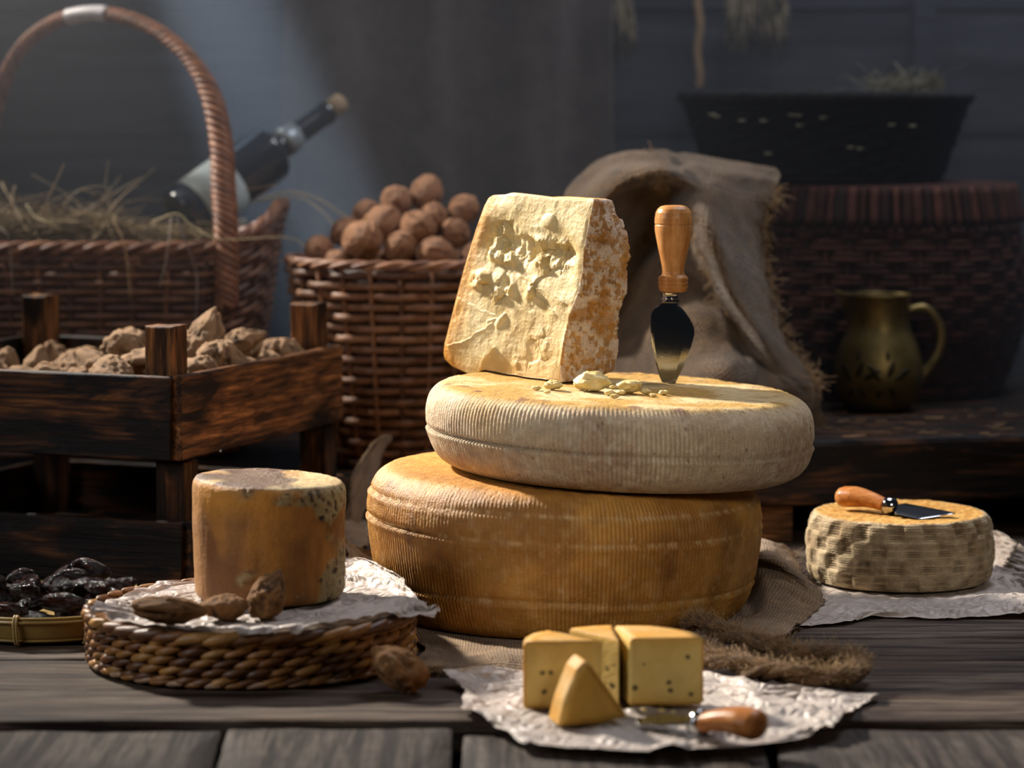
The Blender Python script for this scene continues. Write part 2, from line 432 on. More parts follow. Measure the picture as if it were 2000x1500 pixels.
table = thing('wooden_table', 'weathered grey-brown plank table carrying all the cheeses, baskets and crates', 'table', (0, 0, -.76))
def child_world(o, parent, M):
    o.parent = parent; o.matrix_parent_inverse = parent.matrix_world.inverted() if False else Matrix.Translation(-Vector(parent.location)); o.matrix_basis = M
ys = [-.448, -.335, -.215, -.12, -.005, .115, .24, .36, .49, .62, .76, .90, 1.05]
for k in range(len(ys)-1):
    w = ys[k+1]-ys[k]-.0035
    Rm = np.array([[1, 0, 0], [0, 0, -1.], [0, 1, 0]]).T      # local Z -> world Y ; local Y -> world -Z
    Rm = np.stack([[1, 0, 0], [0, 0, -1.], [0, 1., 0]], 1)     # columns: X, Y, Z axes
    o = board('plank', 3.2, w, .03, WOOD_TABLE, None, Matrix.Identity(4), seed=k*3+1, disp=.0010, bev=.003, n=240, rows=5)
    child_world(o, table, mat4(Rm, (0.02*k, ys[k], -.0155-.0006*(k % 3 == 1))))
for x in (-1.2, -.4, .45, 1.2):
    o = boxgeo(x-.04, x+.04, -1.0, 1.04, -.085, -.0345).build('beam', WOOD_DARK, smooth=False); child_world(o, table, Matrix.Identity(4))
for x in (-1.2, 1.2):
    for y in (-.9, .95):
        o = boxgeo(x-.035, x+.035, y-.035, y+.035, -.76, -.086).build('leg', WOOD_DARK, smooth=False); child_world(o, table, Matrix.Identity(4))

# near boards that run towards the camera
near = [(-60, 432, 1412, 60, 'grey worn board at the front table edge below the woven tray', -.002),
        (446, 884, 1408, 40, 'grey worn board at the front table edge below the lone dried fig', .000),
        (905, 1488, 1416, 60, 'grey worn board under the front corner of the wax paper', -.003),
        (1505, 2080, 1400, 30, 'dark worn board at the front table edge right of the wax paper knife', -.001)]
for k, (u0, u1, v, r, lab, dz) in enumerate(near):
    a = atz(u0, v, 0); b = atz(u1, v, 0); a[1] = b[1] = min(a[1], -.457); x0, x1 = a[0], b[0]; y1 = a[1]; y0 = -1.15
    c = .0035+.001*k
    foot = [(x0*.86, y0), (x1*.86, y0), (x1, y1-c), (x1-c*.25, y1-c*.3), (x1-c, y1), ((x0+x1)/2, y1-.006), (x0+(x1-x0)*.3, y1-.001), (x0+c*1.6, y1-.004), (x0+c*.4, y1-c*.5), (x0, y1-c*1.4)]
    P = prism(foot, .028, 260, 6, .0012, .0008, 30, k, sm=0)
    P[..., 1] += .0022*noise(P*np.array([1, 0, 0]), 120, k)*(P[..., 1] > y1-.02)
    P[..., 2] += -.0325+dz
    o = Geo().grid(P, wv=True, caps=True).build('worn_board', WOOD_NEAR, smooth=True)
    tag(o, lab, 'board', 'worn boards along the front edge')

# low platform behind, under the baskets
plat = thing('low_platform', 'low dark wooden platform under the walnut basket and handled basket', 'platform', (0, .8, 0))
for k, (y0, y1) in enumerate([(.575, .72), (.723, .87), (.873, 1.03)]):
    o = boxgeo(-.40 if k == 0 else -1.25, .06, y0, y1, .028, .0492).build('top_board', WOOD_DARK, smooth=False); child_world(o, plat, Matrix.Identity(4))
for x in (-1.15, -.55, -.33, .0):
    o = boxgeo(x-.03, x+.03, .735 if x < -.5 else .59, 1.02, .0018, .0278).build('runner', WOOD_DARK, smooth=False); child_world(o, plat, Matrix.Identity(4))

# ------------------------------------------------------------------ cheese wheels
def wheel(name, cx, cy, z0, prof, nridge, ramp, grooves, colf, mat, seed, seg=1704, rows=150, topf=None, skew=0., tilt=0.):
    prof = rprof(prof, 8)
    d = np.concatenate([[0], np.cumsum(np.linalg.norm(np.diff(prof, axis=0), axis=1))])
    t = np.linspace(0, d[-1], rows); prof = np.stack([np.interp(t, d, prof[:, 0]), np.interp(t, d, prof[:, 1])], 1)
    a = np.linspace(0, 2*np.pi, seg, endpoint=False)
    r = np.broadcast_to(prof[:, 0][:, None], (rows, seg)).copy(); z = np.broadcast_to(prof[:, 1][:, None], (rows, seg)).copy()
    A = np.broadcast_to(a, (rows, seg)); Hh = prof[:, 1].max(); rm = prof[:, 0].max()
    P0 = np.stack([rm*np.cos(A), rm*np.sin(A), z], -1)
    side = sst(.86, .95, r/rm)
    PP = np.stack([r*np.cos(A), r*np.sin(A), z], -1)
    wob = fbm(P0, 8, 3, seed)
    rid = np.cos(A*nridge+1.2*fbm(P0, 12, 2, seed+3))
    amp = ramp*(.35+.65*sst(-.35, .25, fbm(P0, 9, 3, seed+5)))
    dr = side*amp*rid
    gm = np.zeros_like(r)
    for gz, wdt, dep, slope in grooves:
        zc = gz+.0018*fbm(P0, 6, 3, seed+8)+slope*np.cos(A)
        q = np.exp(-((z-zc)/wdt)**2); dr = dr-side*dep*q+side*dep*.55*np.exp(-((z-zc+wdt*2.2)/wdt)**2); gm = np.maximum(gm, q)
    dr = dr+.0016*wob*side+.0006*fbm(PP, 90, 4, seed+11)
    pit = cells(PP, 95, seed+20)
    pits = np.clip(1-pit[0]/.16, 0, 1)*(pit[1] > .55)
    dr = dr-.0009*pits*side
    r = r+dr
    top = (1-sst(.90, .97, prof[:, 0]/rm))[:, None]*(z > Hh*.5)
    z = z+top*(.0012*fbm(PP, 25, 4, seed+30)+.0006*fbm(PP, 180, 3, seed+31))
    if topf is not None: z = z+topf(PP, r/rm, top)
    P = np.stack([r*np.cos(A), r*np.sin(A), z], -1)
    P[..., 2] = P[..., 2]*(1-skew*P[..., 0]/rm)-tilt*P[..., 0]
    C = colf(PP, A, r/rm, z, Hh, top, side, gm, rid, pits)
    g = Geo().grid((P+np.array([cx, cy, z0]))[::-1], wv=True, C=C[::-1], caps=True)
    return g.build(name, mat, origin=(cx, cy, z0))

def col_low(P, A, rr, z, Hh, top, side, gm, rid, pits):
    n = fbm(P, 14, 4, 3); m = fbm(P*np.array([1, 1, .35]), 30, 4, 9)
    c = mixc(H('a06d2b'), H('c08c3e'), sst(-.3, .35, n))
    c = mixc(c, H('704518'), sst(.05, .42, m)*.6)
    s = fbm(P, 150, 4, 21)
    c = mixc(c, H('d2ae78'), np.clip(sst(.0, .45, s)*(.20+.10*(rid > .4)*side)+gm*side*(.15+.75*sst(-.2, .3, s)), 0, 1))
    c = mixc(c, H('c98f45'), top*.5)
    fl, fv = cells(P, 45, 4)
    c = mixc(c, H('dcc49a'), np.clip(1-fl/.13, 0, 1)*(fv > .6)*.7)
    return mixc(c, H('5a3a16'), np.clip(pits, 0, 1)*.35)
low = wheel('round_cheese', .048, 0, .003,
    [(0, 0), (.09, 0), (.148, .0), (.160, .004), (.168, .018), (.1745, .045), (.1785, .078), (.1782, .097), (.174, .111), (.166, .121), (.152, .126), (.10, .1265), (0, .1265)],
    288, .00034, [(.108, .0013, .0022, .001), (.086, .0014, .0028, .0005), (.033, .0014, .0026, -.001)], col_low, WAX_AMBER, 3, skew=.06)
tag(low, 'large amber ribbed cheese wheel at the bottom of the central stack, on burlap', 'cheese')

def col_up(P, A, rr, z, Hh, top, side, gm, rid, pits):
    n = fbm(P, 16, 4, 43); s = fbm(P, 150, 3, 45)
    c = mixc(H('b0967a'), H('cbb798'), sst(-.35, .35, n))
    c = mixc(c, H('d3c6ac'), sst(.0, .4, s)*.5*(1-top))
    c = mixc(c, H('c59a55'), sst(.1, .5, fbm(P, 10, 3, 48))*.35*side*(A > np.pi*.9)*(A < 1.5*np.pi))
    tc = mixc(H('b08a48'), H('c9b183'), sst(-.2, .4, fbm(P, 24, 4, 50)))
    tc = mixc(tc, H('6d4540'), sst(.22, .42, fbm(P, 60, 4, 51))*sst(.62, .9, rr)*.75)
    c = mixc(c, tc, top*(1-sst(.90, .99, rr)))
    sp, sv = cells(P, 130, 60)
    c = mixc(c, H('6b3e34'), np.clip(1.6-sp/.13, 0, 1)*(sv > .3)*.8)
    c = mixc(c, H('6e5236'), np.clip(gm*side, 0, 1)*.45)
    return mixc(c, H('4a3222'), pits*.5)
up = wheel('round_cheese', .0975, 0, .1275,
    [(0, 0), (.10, 0), (.140, .0005), (.156, .004), (.167, .013), (.173, .027), (.1745, .041), (.1735, .056), (.169, .067), (.161, .0735), (.152, .0750), (.10, .0745), (0, .0745)],
    262, .00040, [(.0355, .0014, .0030, -.0005)], col_up, RIND_GREY, 40, seg=1560, tilt=.0437,
    topf=lambda P, rr, top: top*.0016*np.exp(-((rr-.86)/.05)**2)*(.4+fbm(P, 70, 3, 77)))
tag(up, 'pale beige ribbed cheese wheel with dark specks, carrying the cut wedge', 'cheese')
ZT = .2056                       # top of the pale wheel under the wedge
def ztop(x): return .2022-.0437*(x-.0975)
def attop(u, v):
    z = .2022
    for _ in range(5): p = atz(u, v, z); z = ztop(p[0])
    return p

# ------------------------------------------------------------------ big cut wedge
def wedge():
    nr = 330; t = np.linspace(0, 1, nr)
    Lu = interp(t, [(0, 954), (.06, 944), (.22, 926), (.45, 904), (.68, 885), (.9, 867), (.96, 865), (1, 868)])
    Cu = interp(t, [(0, 1160), (.1, 1152), (.25, 1142), (.42, 1136), (.5, 1130), (.62, 1113), (.78, 1100), (.9, 1094), (1, 1096)])
    Ru = interp(t, [(0, 1194), (.07, 1200), (.12, 1213), (.2, 1223), (.27, 1228), (.33, 1230), (.37, 1224), (.46, 1224), (.55, 1221), (.64, 1210), (.75, 1206), (.85, 1207), (.95, 1203), (1, 1199)])
    yL, yC, yR = .128, .030, .062
    n1, n2, n3, n4 = 330, 130, 60, 60
    cols = []; face = []; sp = []
    def col(u, vt, vb, y):
        v = vt+(vb-vt)*t
        return np.stack([aty(uu, vv, y) for uu, vv in zip(u, v)])
    for s in np.linspace(0, 1, n1, endpoint=False):
        vt = interp(s, [(0, 386), (.04, 380), (.15, 379), (.22, 375), (.35, 378), (.6, 385), (.85, 390), (1, 391)])
        vb = interp(s, [(0, 702), (.06, 716), (.2, 731), (.4, 742), (.6, 747), (.8, 748), (1, 747)])
        cols.append(col(Lu+(Cu-Lu)*s, vt, vb, yL+(yC-yL)*s)); face.append(0); sp.append(s)
    for s in np.linspace(0, 1, n2, endpoint=False):
        cols.append(col(Cu+(Ru-Cu)*s, 391+1*s, interp(s, [(0, 747), (.5, 741), (1, 724)]), yC+(yR-yC)*s)); face.append(1); sp.append(s)
    Rc = col(Ru, 392, 724, yR); Lc = col(Lu, 386, 702, yL)
    Bc = (Rc+Lc)/2+np.array([.012, .048, 0]); Bc[:, 2] = np.linspace(Rc[0, 2], ZT+.001, nr)
    for s in np.linspace(0, 1, n3, endpoint=False): cols.append(Rc+(Bc-Rc)*s); face.append(2); sp.append(s)
    for s in np.linspace(0, 1, n4, endpoint=False): cols.append(Bc+(Lc-Bc)*s); face.append(3); sp.append(s)
    P = np.stack(cols, 1); face = np.array(face); sp = np.array(sp)
    cen0 = P[0].mean(0); cenb = P[-1].mean(0)
    caps_t = [P[0]*k+cen0*(1-k) for k in (.03, .3, .6, .85, .95)]
    cb = np.array([cenb[0], .075, ZT-.0004]); caps_b = []
    for k in (.97, .92, .84, .72, .5, .25, .03):
        Q = P[-1]*k+cb*(1-k); Q[:, 2] = ZT+(P[-1][:, 2]-ZT)*k**3+.0006; caps_b.append(Q)
    P = np.concatenate([np.stack(caps_t), P, np.stack(caps_b)])
    tt = np.concatenate([np.zeros(5), t, np.ones(7)])
    P = smooth_grid(P, 5)
    T = np.broadcast_to(tt[:, None], P.shape[:2]); Fc = np.broadcast_to(face, P.shape[:2]); Sx = np.broadcast_to(sp, P.shape[:2])
    N = -gnormals(P, True)
    cen = P.reshape(-1, 3).mean(0); sgn = np.sign(((P-cen)*N).sum(-1).mean()); N = N*sgn
    m0 = (Fc == 0).astype(float); m1 = (Fc == 1).astype(float)
    # soften the face mask at its borders
    e0 = m0*sst(0, .025, Sx)*sst(0, .03, 1-Sx)*sst(0, .02, T)*sst(0, .03, 1-T)
    d = np.zeros(P.shape[:2])
    # broken band across the upper third, and torn lumps
    def blob(s0, t0, rs, rt): return np.exp(-(((Sx-s0)/rs)**2+((T-t0)/rt)**2))
    band = np.exp(-((T-.29-.10*(Sx-.5)-.035*noise(P, 40, 3))/.095)**2)*sst(.05, .2, Sx)*(1-sst(.82, .97, Sx))
    lump = np.clip(blob(.16, .49, .075, .055)+blob(.36, .52, .10, .075)+.7*blob(.62, .52, .05, .06), 0, 1)
    lowr = blob(.78, .80, .20, .15)+.5*blob(.55, .92, .2, .06)
    rg = ridged(P*np.array([1, 1, .8]), 48, 5, 5); cr, cv = cells(P+.004*np.stack([noise(P, 90, 1), noise(P, 90, 2), noise(P, 90, 3)], -1), 62, 8)
    chunk = (1-cr)*.5+cv*.5
    rough = np.clip(band*1.2+lump+.45*lowr, 0, 1)
    d += e0*(-.0085*band-.0030*lowr + .0038*lump)
    rough = sst(.18, .8, rough); d += e0*rough*(.0062*rg+.0088*chunk-.003)
    d += e0*(.0011*fbm(P, 40, 4, 31)+.00025*ridged(P, 150, 3, 33)+.0010*np.clip(ridged(P, 32, 2, 35)-.45, 0, 1))
    # thin tears: stepped edges that cross the face
    for (s0, t0, s1, t1, h) in [(.02, .90, .36, .70, .0016), (.3, .70, .45, .64, .0013), (.0, .61, .42, .66, .0009), (.45, .42, .95, .57, .0016), (.52, .46, .9, .64, .0010), (.30, .96, .42, .82, .003)]:
        L = math.hypot(s1-s0, t1-t0); nx, ny = -(t1-t0)/L, (s1-s0)/L
        q = (Sx-s0)*nx+(T-t0)*ny+.010*noise(P, 120, 6); al = ((Sx-s0)*(s1-s0)+(T-t0)*(t1-t0))/L/L
        d += e0*h*np.exp(-np.clip(q, 0, 9)/.03)*(q > 0)*sst(-.02, .08, al)*(1-sst(.92, 1.02, al))
    d += e0*.0022*np.clip(1-(((Sx-.63)/.065)**2+((T-.125)/.040)**2), 0, 1)**.5           # round knob near the top
    d += e0*.0025*np.clip(1-(((Sx-.42)*1+(T-.68)*.9)/.035)**2, 0, 1)*np.clip(1-((Sx-.42-(T-.68)*1.0)/.07)**2, 0, 1)
    # rind side
    pits = cells(P, 60, 90); pt = np.clip(1-pits[0]/.14, 0, 1)*(pits[1] > .62)
    d += m1*(.0008*ridged(P, 210, 3, 41)+.0011*sst(-.12, .16, fbm(P, 190, 4, 140)+.35*ridged(P, 330, 2, 141))+.0013*fbm(P, 50, 4, 42)-.003*pt)
    d += (Fc >= 2)*.0015*fbm(P, 60, 4, 51)
    d += (Fc == 2)*sst(.3, 0, Sx)*.0015*ridged(P, 150, 3, 55)
    P = P+N*d[..., None]
    # colour
    pale = mixc(H('c6ae78'), H('dcc998'), sst(-.3, .4, fbm(P, 50, 4, 61)))
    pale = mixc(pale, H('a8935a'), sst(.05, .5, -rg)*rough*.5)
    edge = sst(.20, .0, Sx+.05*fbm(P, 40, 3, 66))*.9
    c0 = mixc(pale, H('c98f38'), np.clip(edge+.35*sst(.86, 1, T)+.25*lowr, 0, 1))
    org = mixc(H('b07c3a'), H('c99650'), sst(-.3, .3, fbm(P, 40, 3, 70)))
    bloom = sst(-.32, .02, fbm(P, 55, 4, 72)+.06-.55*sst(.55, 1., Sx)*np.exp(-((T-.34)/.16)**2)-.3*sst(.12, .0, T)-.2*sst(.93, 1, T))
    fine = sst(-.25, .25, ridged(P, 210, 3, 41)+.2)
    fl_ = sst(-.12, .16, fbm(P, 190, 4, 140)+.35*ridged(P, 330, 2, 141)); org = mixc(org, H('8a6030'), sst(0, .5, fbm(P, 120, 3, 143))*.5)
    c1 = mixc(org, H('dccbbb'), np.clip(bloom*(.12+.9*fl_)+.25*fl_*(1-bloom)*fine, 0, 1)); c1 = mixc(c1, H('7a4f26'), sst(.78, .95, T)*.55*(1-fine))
    c1 = mixc(c1, H('3c2413'), pt*.85)
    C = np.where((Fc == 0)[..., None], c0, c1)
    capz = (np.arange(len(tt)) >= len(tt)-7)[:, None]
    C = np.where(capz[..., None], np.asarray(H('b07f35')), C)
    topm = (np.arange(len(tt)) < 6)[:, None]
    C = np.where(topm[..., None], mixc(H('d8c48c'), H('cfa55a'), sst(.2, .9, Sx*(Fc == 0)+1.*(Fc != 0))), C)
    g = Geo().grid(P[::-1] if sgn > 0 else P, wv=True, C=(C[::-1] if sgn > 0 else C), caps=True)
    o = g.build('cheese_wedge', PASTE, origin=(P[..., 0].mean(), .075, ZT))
    return tag(o, 'tall broken wedge of hard yellow cheese standing on top of the stack', 'cheese')
wedge()

def crumb(name, u, v, sz, lab, seed, cc=('e0cd95', 'cfb670'), z=ZT, grp=None, flat=.62):
    c = attop(u, v) if z == ZT else atz(u, v, z)
    z = c[2]; th = np.linspace(0, np.pi, 26); ph = np.linspace(0, 2*np.pi, 40, endpoint=False)
    D = np.stack([np.sin(th)[:, None]*np.cos(ph), np.sin(th)[:, None]*np.sin(ph), np.broadcast_to(np.cos(th)[:, None], (26, 40))], -1)
    Q = D+seed*3.1; cq, cw = cells(Q, 1.3, seed+9); r = .92+.40*fbm(Q, 1.6, 4, seed)+.14*ridged(Q, 3, 3, seed+3)+.22*(cw*.5+.5)*(1-cq)
    P = D*r[..., None]*sz*np.array([1.25, .85, flat]); P[..., 2] -= P[..., 2].min()
    C = mixc(H(cc[0]), H(cc[1]), sst(-.3, .4, fbm(Q, 2, 3, seed+7)))
    o = Geo().grid(P+np.array([c[0], c[1], z+.0003]), wv=True, C=C).build(name, PASTE, origin=(c[0], c[1], z))
    return tag(o, lab, 'cheese crumb', grp)
CR = [(1157, 766, .0125, 'largest chunky cheese crumb below the wedge on the pale wheel'),
      (1081, 764, .0062, 'oval cheese crumb just under the front edge of the wedge'),
      (1228, 771, .0085, 'second largest cheese crumb, right of the biggest one on the pale wheel'),
      (1048, 765, .0032, 'tiny cheese crumb at the left end of the row below the wedge'),
      (1069, 771, .0022, 'tiny cheese crumb directly in front of the oval crumb'),
      (1190, 773, .0036, 'small crumb touching the right side of the biggest crumb'),
      (1200, 779, .0030, 'small crumb in front between the two biggest crumbs'),
      (1212, 773, .0033, 'small crumb touching the left side of the second largest crumb'),
      (1262, 773, .0038, 'small crumb first to the right of the second largest crumb'),
      (1276, 777, .0024, 'tiny crumb in the shade second to the right of the second largest crumb'),
      (1296, 774, .0034, 'small crumb at the right end of the row, before the upright knife'),
      (1197, 762, .0026, 'tiny crumb behind the gap between the two biggest crumbs')]
for k, (u, v, s, l) in enumerate(CR): crumb('cheese_crumb', u, v, s, l, k+2, grp='crumbs on top of the pale wheel')

# ------------------------------------------------------------------ upright knife
kb = attop(1306, 749); KY = kb[1]
knife = thing('cheese_knife', 'cheese knife with turned wooden handle standing upright in the pale wheel', 'knife', tuple(kb))
def kp(u, v): return aty(u, v, KY)-kb
def klathe(name, pts, mat, uc, res=120):
    c = kp(uc, 500)[0]; sc = FPX/((KY-CAM[1])*math.cos(PITCH)+.3*math.sin(PITCH))
    prof = [(r/sc, kp(uc, v)[2]) for v, r in pts]
    return lathe(Geo(), prof, 64, res=res, loc=(c, 0, 0)).build(name, mat, knife)
grip = [(401, 2), (401, 17), (403, 25), (408, 31), (415, 34.5), (426, 36.3), (436.5, 36.5), (437.5, 35.2), (439, 35.2), (440, 36.5), (450, 36), (465, 33.5), (485, 29.5), (505, 25), (520, 22), (530, 21), (536, 22), (539, 25.5), (541, 27.5),
        (542, 28.8), (546, 29), (547, 27.4), (549, 27.4), (550, 29), (554, 29), (555, 27.4), (557, 27.4), (558, 28.6), (562, 28), (563, 26.8), (565, 27), (567, 26.5), (569, 24), (570.5, 20), (570.5, 2)]
klathe('handle', grip[::-1], BEECH, 1315, 260)
klathe('ferrule', [(591, 2), (591, 16), (590, 17.5), (584, 17.8), (582.5, 16.2), (577, 15.6), (575, 17), (571, 18), (570.5, 17), (570.5, 2)], STEEL, 1309, 90)
def blade(name, L, Rr, vs, thick, mat, parent, fn, bev_l=.06, bev_r=.22):
    """rows of left and right outline; bevelled plate. fn maps (a, v, y) to a point"""
    s = np.array([0, .02, bev_l, .3, .6, 1-bev_r, 1-bev_r*.5, .99, 1.]); th = np.array([.12, .5, 1, 1, 1, 1, .55, .12, .06])*thick/2
    rows = []
    for l, r, v, k in zip(L, Rr, vs, np.linspace(1, .35, len(vs))):
        f = [fn(l+(r-l)*a, v, -b*k) for a, b in zip(s, th)]; b_ = [fn(l+(r-l)*a, v, b*k) for a, b in zip(s[::-1], th[::-1])]
        rows.append(f+b_)
    return Geo().grid(np.array(rows), wv=True, caps=True).build(name, mat, parent, smooth=False)
vs = np.concatenate([np.linspace(588, 640, 14), np.linspace(645, 749, 22)])
Lb = interp(vs, [(588, 1296), (592, 1294), (600, 1279), (606, 1274), (620, 1271), (650, 1271), (680, 1275), (710, 1281), (735, 1288), (749, 1294)])
Rb = interp(vs, [(588, 1321), (592, 1323), (605, 1335), (622, 1347), (636, 1354), (645, 1356.5), (655, 1356), (680, 1349), (715, 1335), (749, 1319)])
blade('blade', Lb, Rb, vs, .0018, STEEL_DARK, knife, lambda a, v, y: kp(a, v)+np.array([0, y, 0]))

# ------------------------------------------------------------------ sheets: cloth and paper
def sheet(name, rows, mat, nu=120, nv=120, crumple=0., cs=26., soft=0., ss=10., seed=0, ragged=0., thick=.0004, parent=None, floor=None, label=None, ridges=None):
    """rows: grid of world points; smooth surface through them, then folds and creases"""
    P = np.array(rows, float); P = spline(P, nu); P = np.swapaxes(spline(np.swapaxes(P, 0, 1), nv), 0, 1)
    N = gnormals(P)
    d1 = np.concatenate([[0], np.cumsum(np.linalg.norm(np.diff(P[:, nv//2], axis=0), axis=1))])
    d2 = np.concatenate([[0], np.cumsum(np.linalg.norm(np.diff(P[nu//2], axis=0), axis=1))])
    U, V = np.meshgrid(d1, d2, indexing='ij'); Q = np.stack([U, V, np.zeros_like(U)], -1)
    d = np.zeros((nu, nv))
    if crumple:
        W2 = Q+.018*np.stack([noise(Q, 22, seed), noise(Q, 22, seed+1), 0*U], -1)
        rg = np.random.default_rng(seed)
        for k in range(9):
            a = rg.uniform(0, np.pi); w = cs*rg.uniform(.4, 2.2); ph = rg.uniform(0, 6)
            x = (W2[..., 0]*np.cos(a)+W2[..., 1]*np.sin(a))*w+ph
            tri = np.abs((x % 2)-1)*2-1
            d += tri/w*cs*.25*(.3+.7*sst(-.2, .3, noise(Q, 14, seed+k+5)))
        d += .7*np.minimum(cells(W2, cs*1.1, seed+40)[0], .8)
        d = crumple*(d-d.mean())
    if soft: d = d+soft*fbm(Q, ss, 4, seed+60)
    if ridges: d = d+ridges(U, V)
    P = P+N*d[..., None]
    if ragged:
        e = np.minimum(np.minimum(np.arange(nu)[:, None], nu-1-np.arange(nu)[:, None])/nu, np.minimum(np.arange(nv)[None], nv-1-np.arange(nv)[None])/nv)
        P = P+ragged*np.exp(-e/.02)[..., None]*np.stack([fbm(P, 70, 3, seed+70), fbm(P, 70, 3, seed+71), 0*e], -1)
    if floor is not None: P[..., 2] = np.where(P[..., 2] < floor, floor+.0002+.1*np.clip(P[..., 2]-floor, -.01, 0)*0, P[..., 2])
    o = Geo().grid(P, UV=Q[..., :2]).build(name, mat, parent, solid=thick)
    if label: o['label'] = label
    return o, P
def pz(*q): return [atz(u, v, z) for u, v, z in q]
def py(*q): return [aty(u, v, y) for u, v, y in q]
def fibres(g, pts, dirs, n, L, r, seed, curl=.6):
    rg = np.random.default_rng(seed)
    for k in range(n):
        i = rg.integers(len(pts)); p = np.array(pts[i], float); d = norm(np.array(dirs[i] if np.ndim(dirs) > 1 else dirs)+rg.normal(0, curl, 3))
        l = L*rg.uniform(.4, 1.3); b = norm(rg.normal(0, 1, 3)); t = np.linspace(0, 1, 6)[:, None]
        tube(g, p+d*l*t+b*l*.35*t*t, r, 3)

# burlap under the stack
bz = .0015
cloth, CP = sheet('burlap_cloth', [
    pz((640, 1010, .03), (760, 1000, .003), (930, 990, .003), (1120, 985, .003), (1330, 1000, .003), (1480, 1020, .02), (1530, 1040, .01)),
    pz((672, 1050, .035), (760, 1060, .002), (930, 1050, .002), (1120, 1050, .002), (1330, 1060, .002), (1492, 1082, .042), (1560, 1110, .02)),
    pz((690, 1130, .010), (770, 1130, .002), (930, 1140, .002), (1120, 1140, .002), (1330, 1150, .002), (1500, 1120, .030), (1608, 1172, .006)),
    pz((770, 1215, .004), (830, 1215, .002), (930, 1205, .002), (1120, 1205, .002), (1330, 1195, .002), (1470, 1180, .012), (1580, 1205, .004)),
    pz((800, 1262, .003), (850, 1262, .003), (930, 1262, .002), (1120, 1255, .002), (1330, 1245, .003), (1440, 1230, .012), (1530, 1240, .010)),
    pz((805, 1300, .006), (850, 1290, .010), (930, 1285, .009), (1120, 1290, .006), (1300, 1275, .005), (1420, 1260, .008), (1490, 1265, .006)),
    pz((800, 1315, .002), (870, 1312, .003), (960, 1312, .003), (1120, 1312, .002), (1280, 1300, .002), (1390, 1285, .003), (1460, 1285, .002))],
    BURLAP, 200, 320, soft=.0075, ss=26, seed=5, ragged=.005, thick=.0012, floor=bz)
# keep the cloth flat below the wheel
me = cloth.data; co = np.zeros(len(me.vertices)*3); me.vertices.foreach_get('co', co); co = co.reshape(-1, 3)
q = np.hypot(co[:, 0]-.048, co[:, 1]); k = 1-sst(.168, .186, q); co[:, 2] = co[:, 2]*(1-k)+.0018*k
me.vertices.foreach_set('co', co.ravel()); me.update()
tag(cloth, 'brown burlap cloth spread under the amber cheese wheel', 'cloth')
g = Geo(); E = co.reshape(200, 320, 3)
fibres(g, np.concatenate([E[:, -1], E[-1], E[30:90, 300]]), (.5, -.3, .35), 420, .010, .00014, 3, 1.1)
fibres(g, E[20:120:3, 270:318:3].reshape(-1, 3), (.0, -.2, 1), 240, .005, .00011, 4, 1.)
g.build('loose_fibres', FUZZ, cloth)

# ------------------------------------------------------------------ wicker
WC = [H('5a2f1c'), H('7a4527'), H('8f5733'), H('6b3a22')]
def wicker(parent, surf, stakes, rows, amp, rw, rh, mat, cols=WC, seed=0, segk=5, s0=0., s1=1., stake_r=.0022, name='woven_side', jitter=.25, pairs=False, thetas=None):
    """surf(theta, s) -> point, outward normal.  rows of weavers pass in front of and behind upright stakes"""
    rg = np.random.default_rng(seed); n = stakes*segk
    th = np.linspace(0, 2*np.pi, n, endpoint=False); g = Geo()
    a = np.linspace(0, 2*np.pi, 7, endpoint=False)
    for i in range(rows):
        s = s0+(s1-s0)*(i+.5)/rows
        ph = np.pi*((i//2) if pairs else i)
        P, N = surf(th, np.full(n, s)+jitter/rows*.35*noise(np.stack([np.cos(th)*3, np.sin(th)*3, np.full(n, i*3.1)], -1), 1.7, seed))
        off = amp*np.cos(stakes/2*th+ph)*(1+.2*noise(np.stack([np.cos(th)*9, np.sin(th)*9, np.full(n, i*1.7)], -1), 1, seed+2))
        rad = 1+.22*noise(np.stack([np.cos(th)*14, np.sin(th)*14, np.full(n, i*2.3)], -1), 1, seed+4)
        X = (P+N*off[:, None])[:, None]+(rw*rad)[:, None, None]*np.cos(a)[None, :, None]*N[:, None]+(rh*rad)[:, None, None]*np.sin(a)[None, :, None]*np.array([0, 0, 1.])
        k = (noise(np.stack([np.cos(th)*6, np.sin(th)*6, np.full(n, i*5.3)], -1), 1, seed+6)+1)/2
        c = mixc(cols[rg.integers(len(cols))], cols[rg.integers(len(cols))], k)
        g.grid(X, wu=True, wv=True, C=np.repeat(c, 7, 0))
    w = g.build(name, mat, parent)
    g = Geo()
    for j in range(stakes):
        t0 = 2*np.pi*j/stakes; ss = np.linspace(s0+.012, s1+.01, 12)
        P, N = surf(np.full(12, t0), ss); tube(g, P, stake_r, 6, C=cols[j % len(cols)], up=(0, 1, 0))
    g.build('stakes', mat, parent)
    return w
def rim(parent, fn, rr, n, mat, cols=WC, seed=0, turns=60, name='rim', strands=3):
    """braided border: strands twisting round a closed line"""
    g = Geo(); th = np.linspace(0, 2*np.pi, n, endpoint=False)
    P, N = fn(th)
    for k in range(strands):
        ph = turns*th+2*np.pi*k/strands
        Q = P+N*(rr*.62*np.cos(ph))[:, None]+np.array([0, 0, 1.])*(rr*.62*np.sin(ph))[:, None]
        c = mixc(cols[k % len(cols)], cols[(k+1) % len(cols)], (np.sin(ph*.37+seed)+1)/2)
        tube(g, Q, rr*.62, 7, closed=True, C=c)
    return g.build(name, mat, parent)
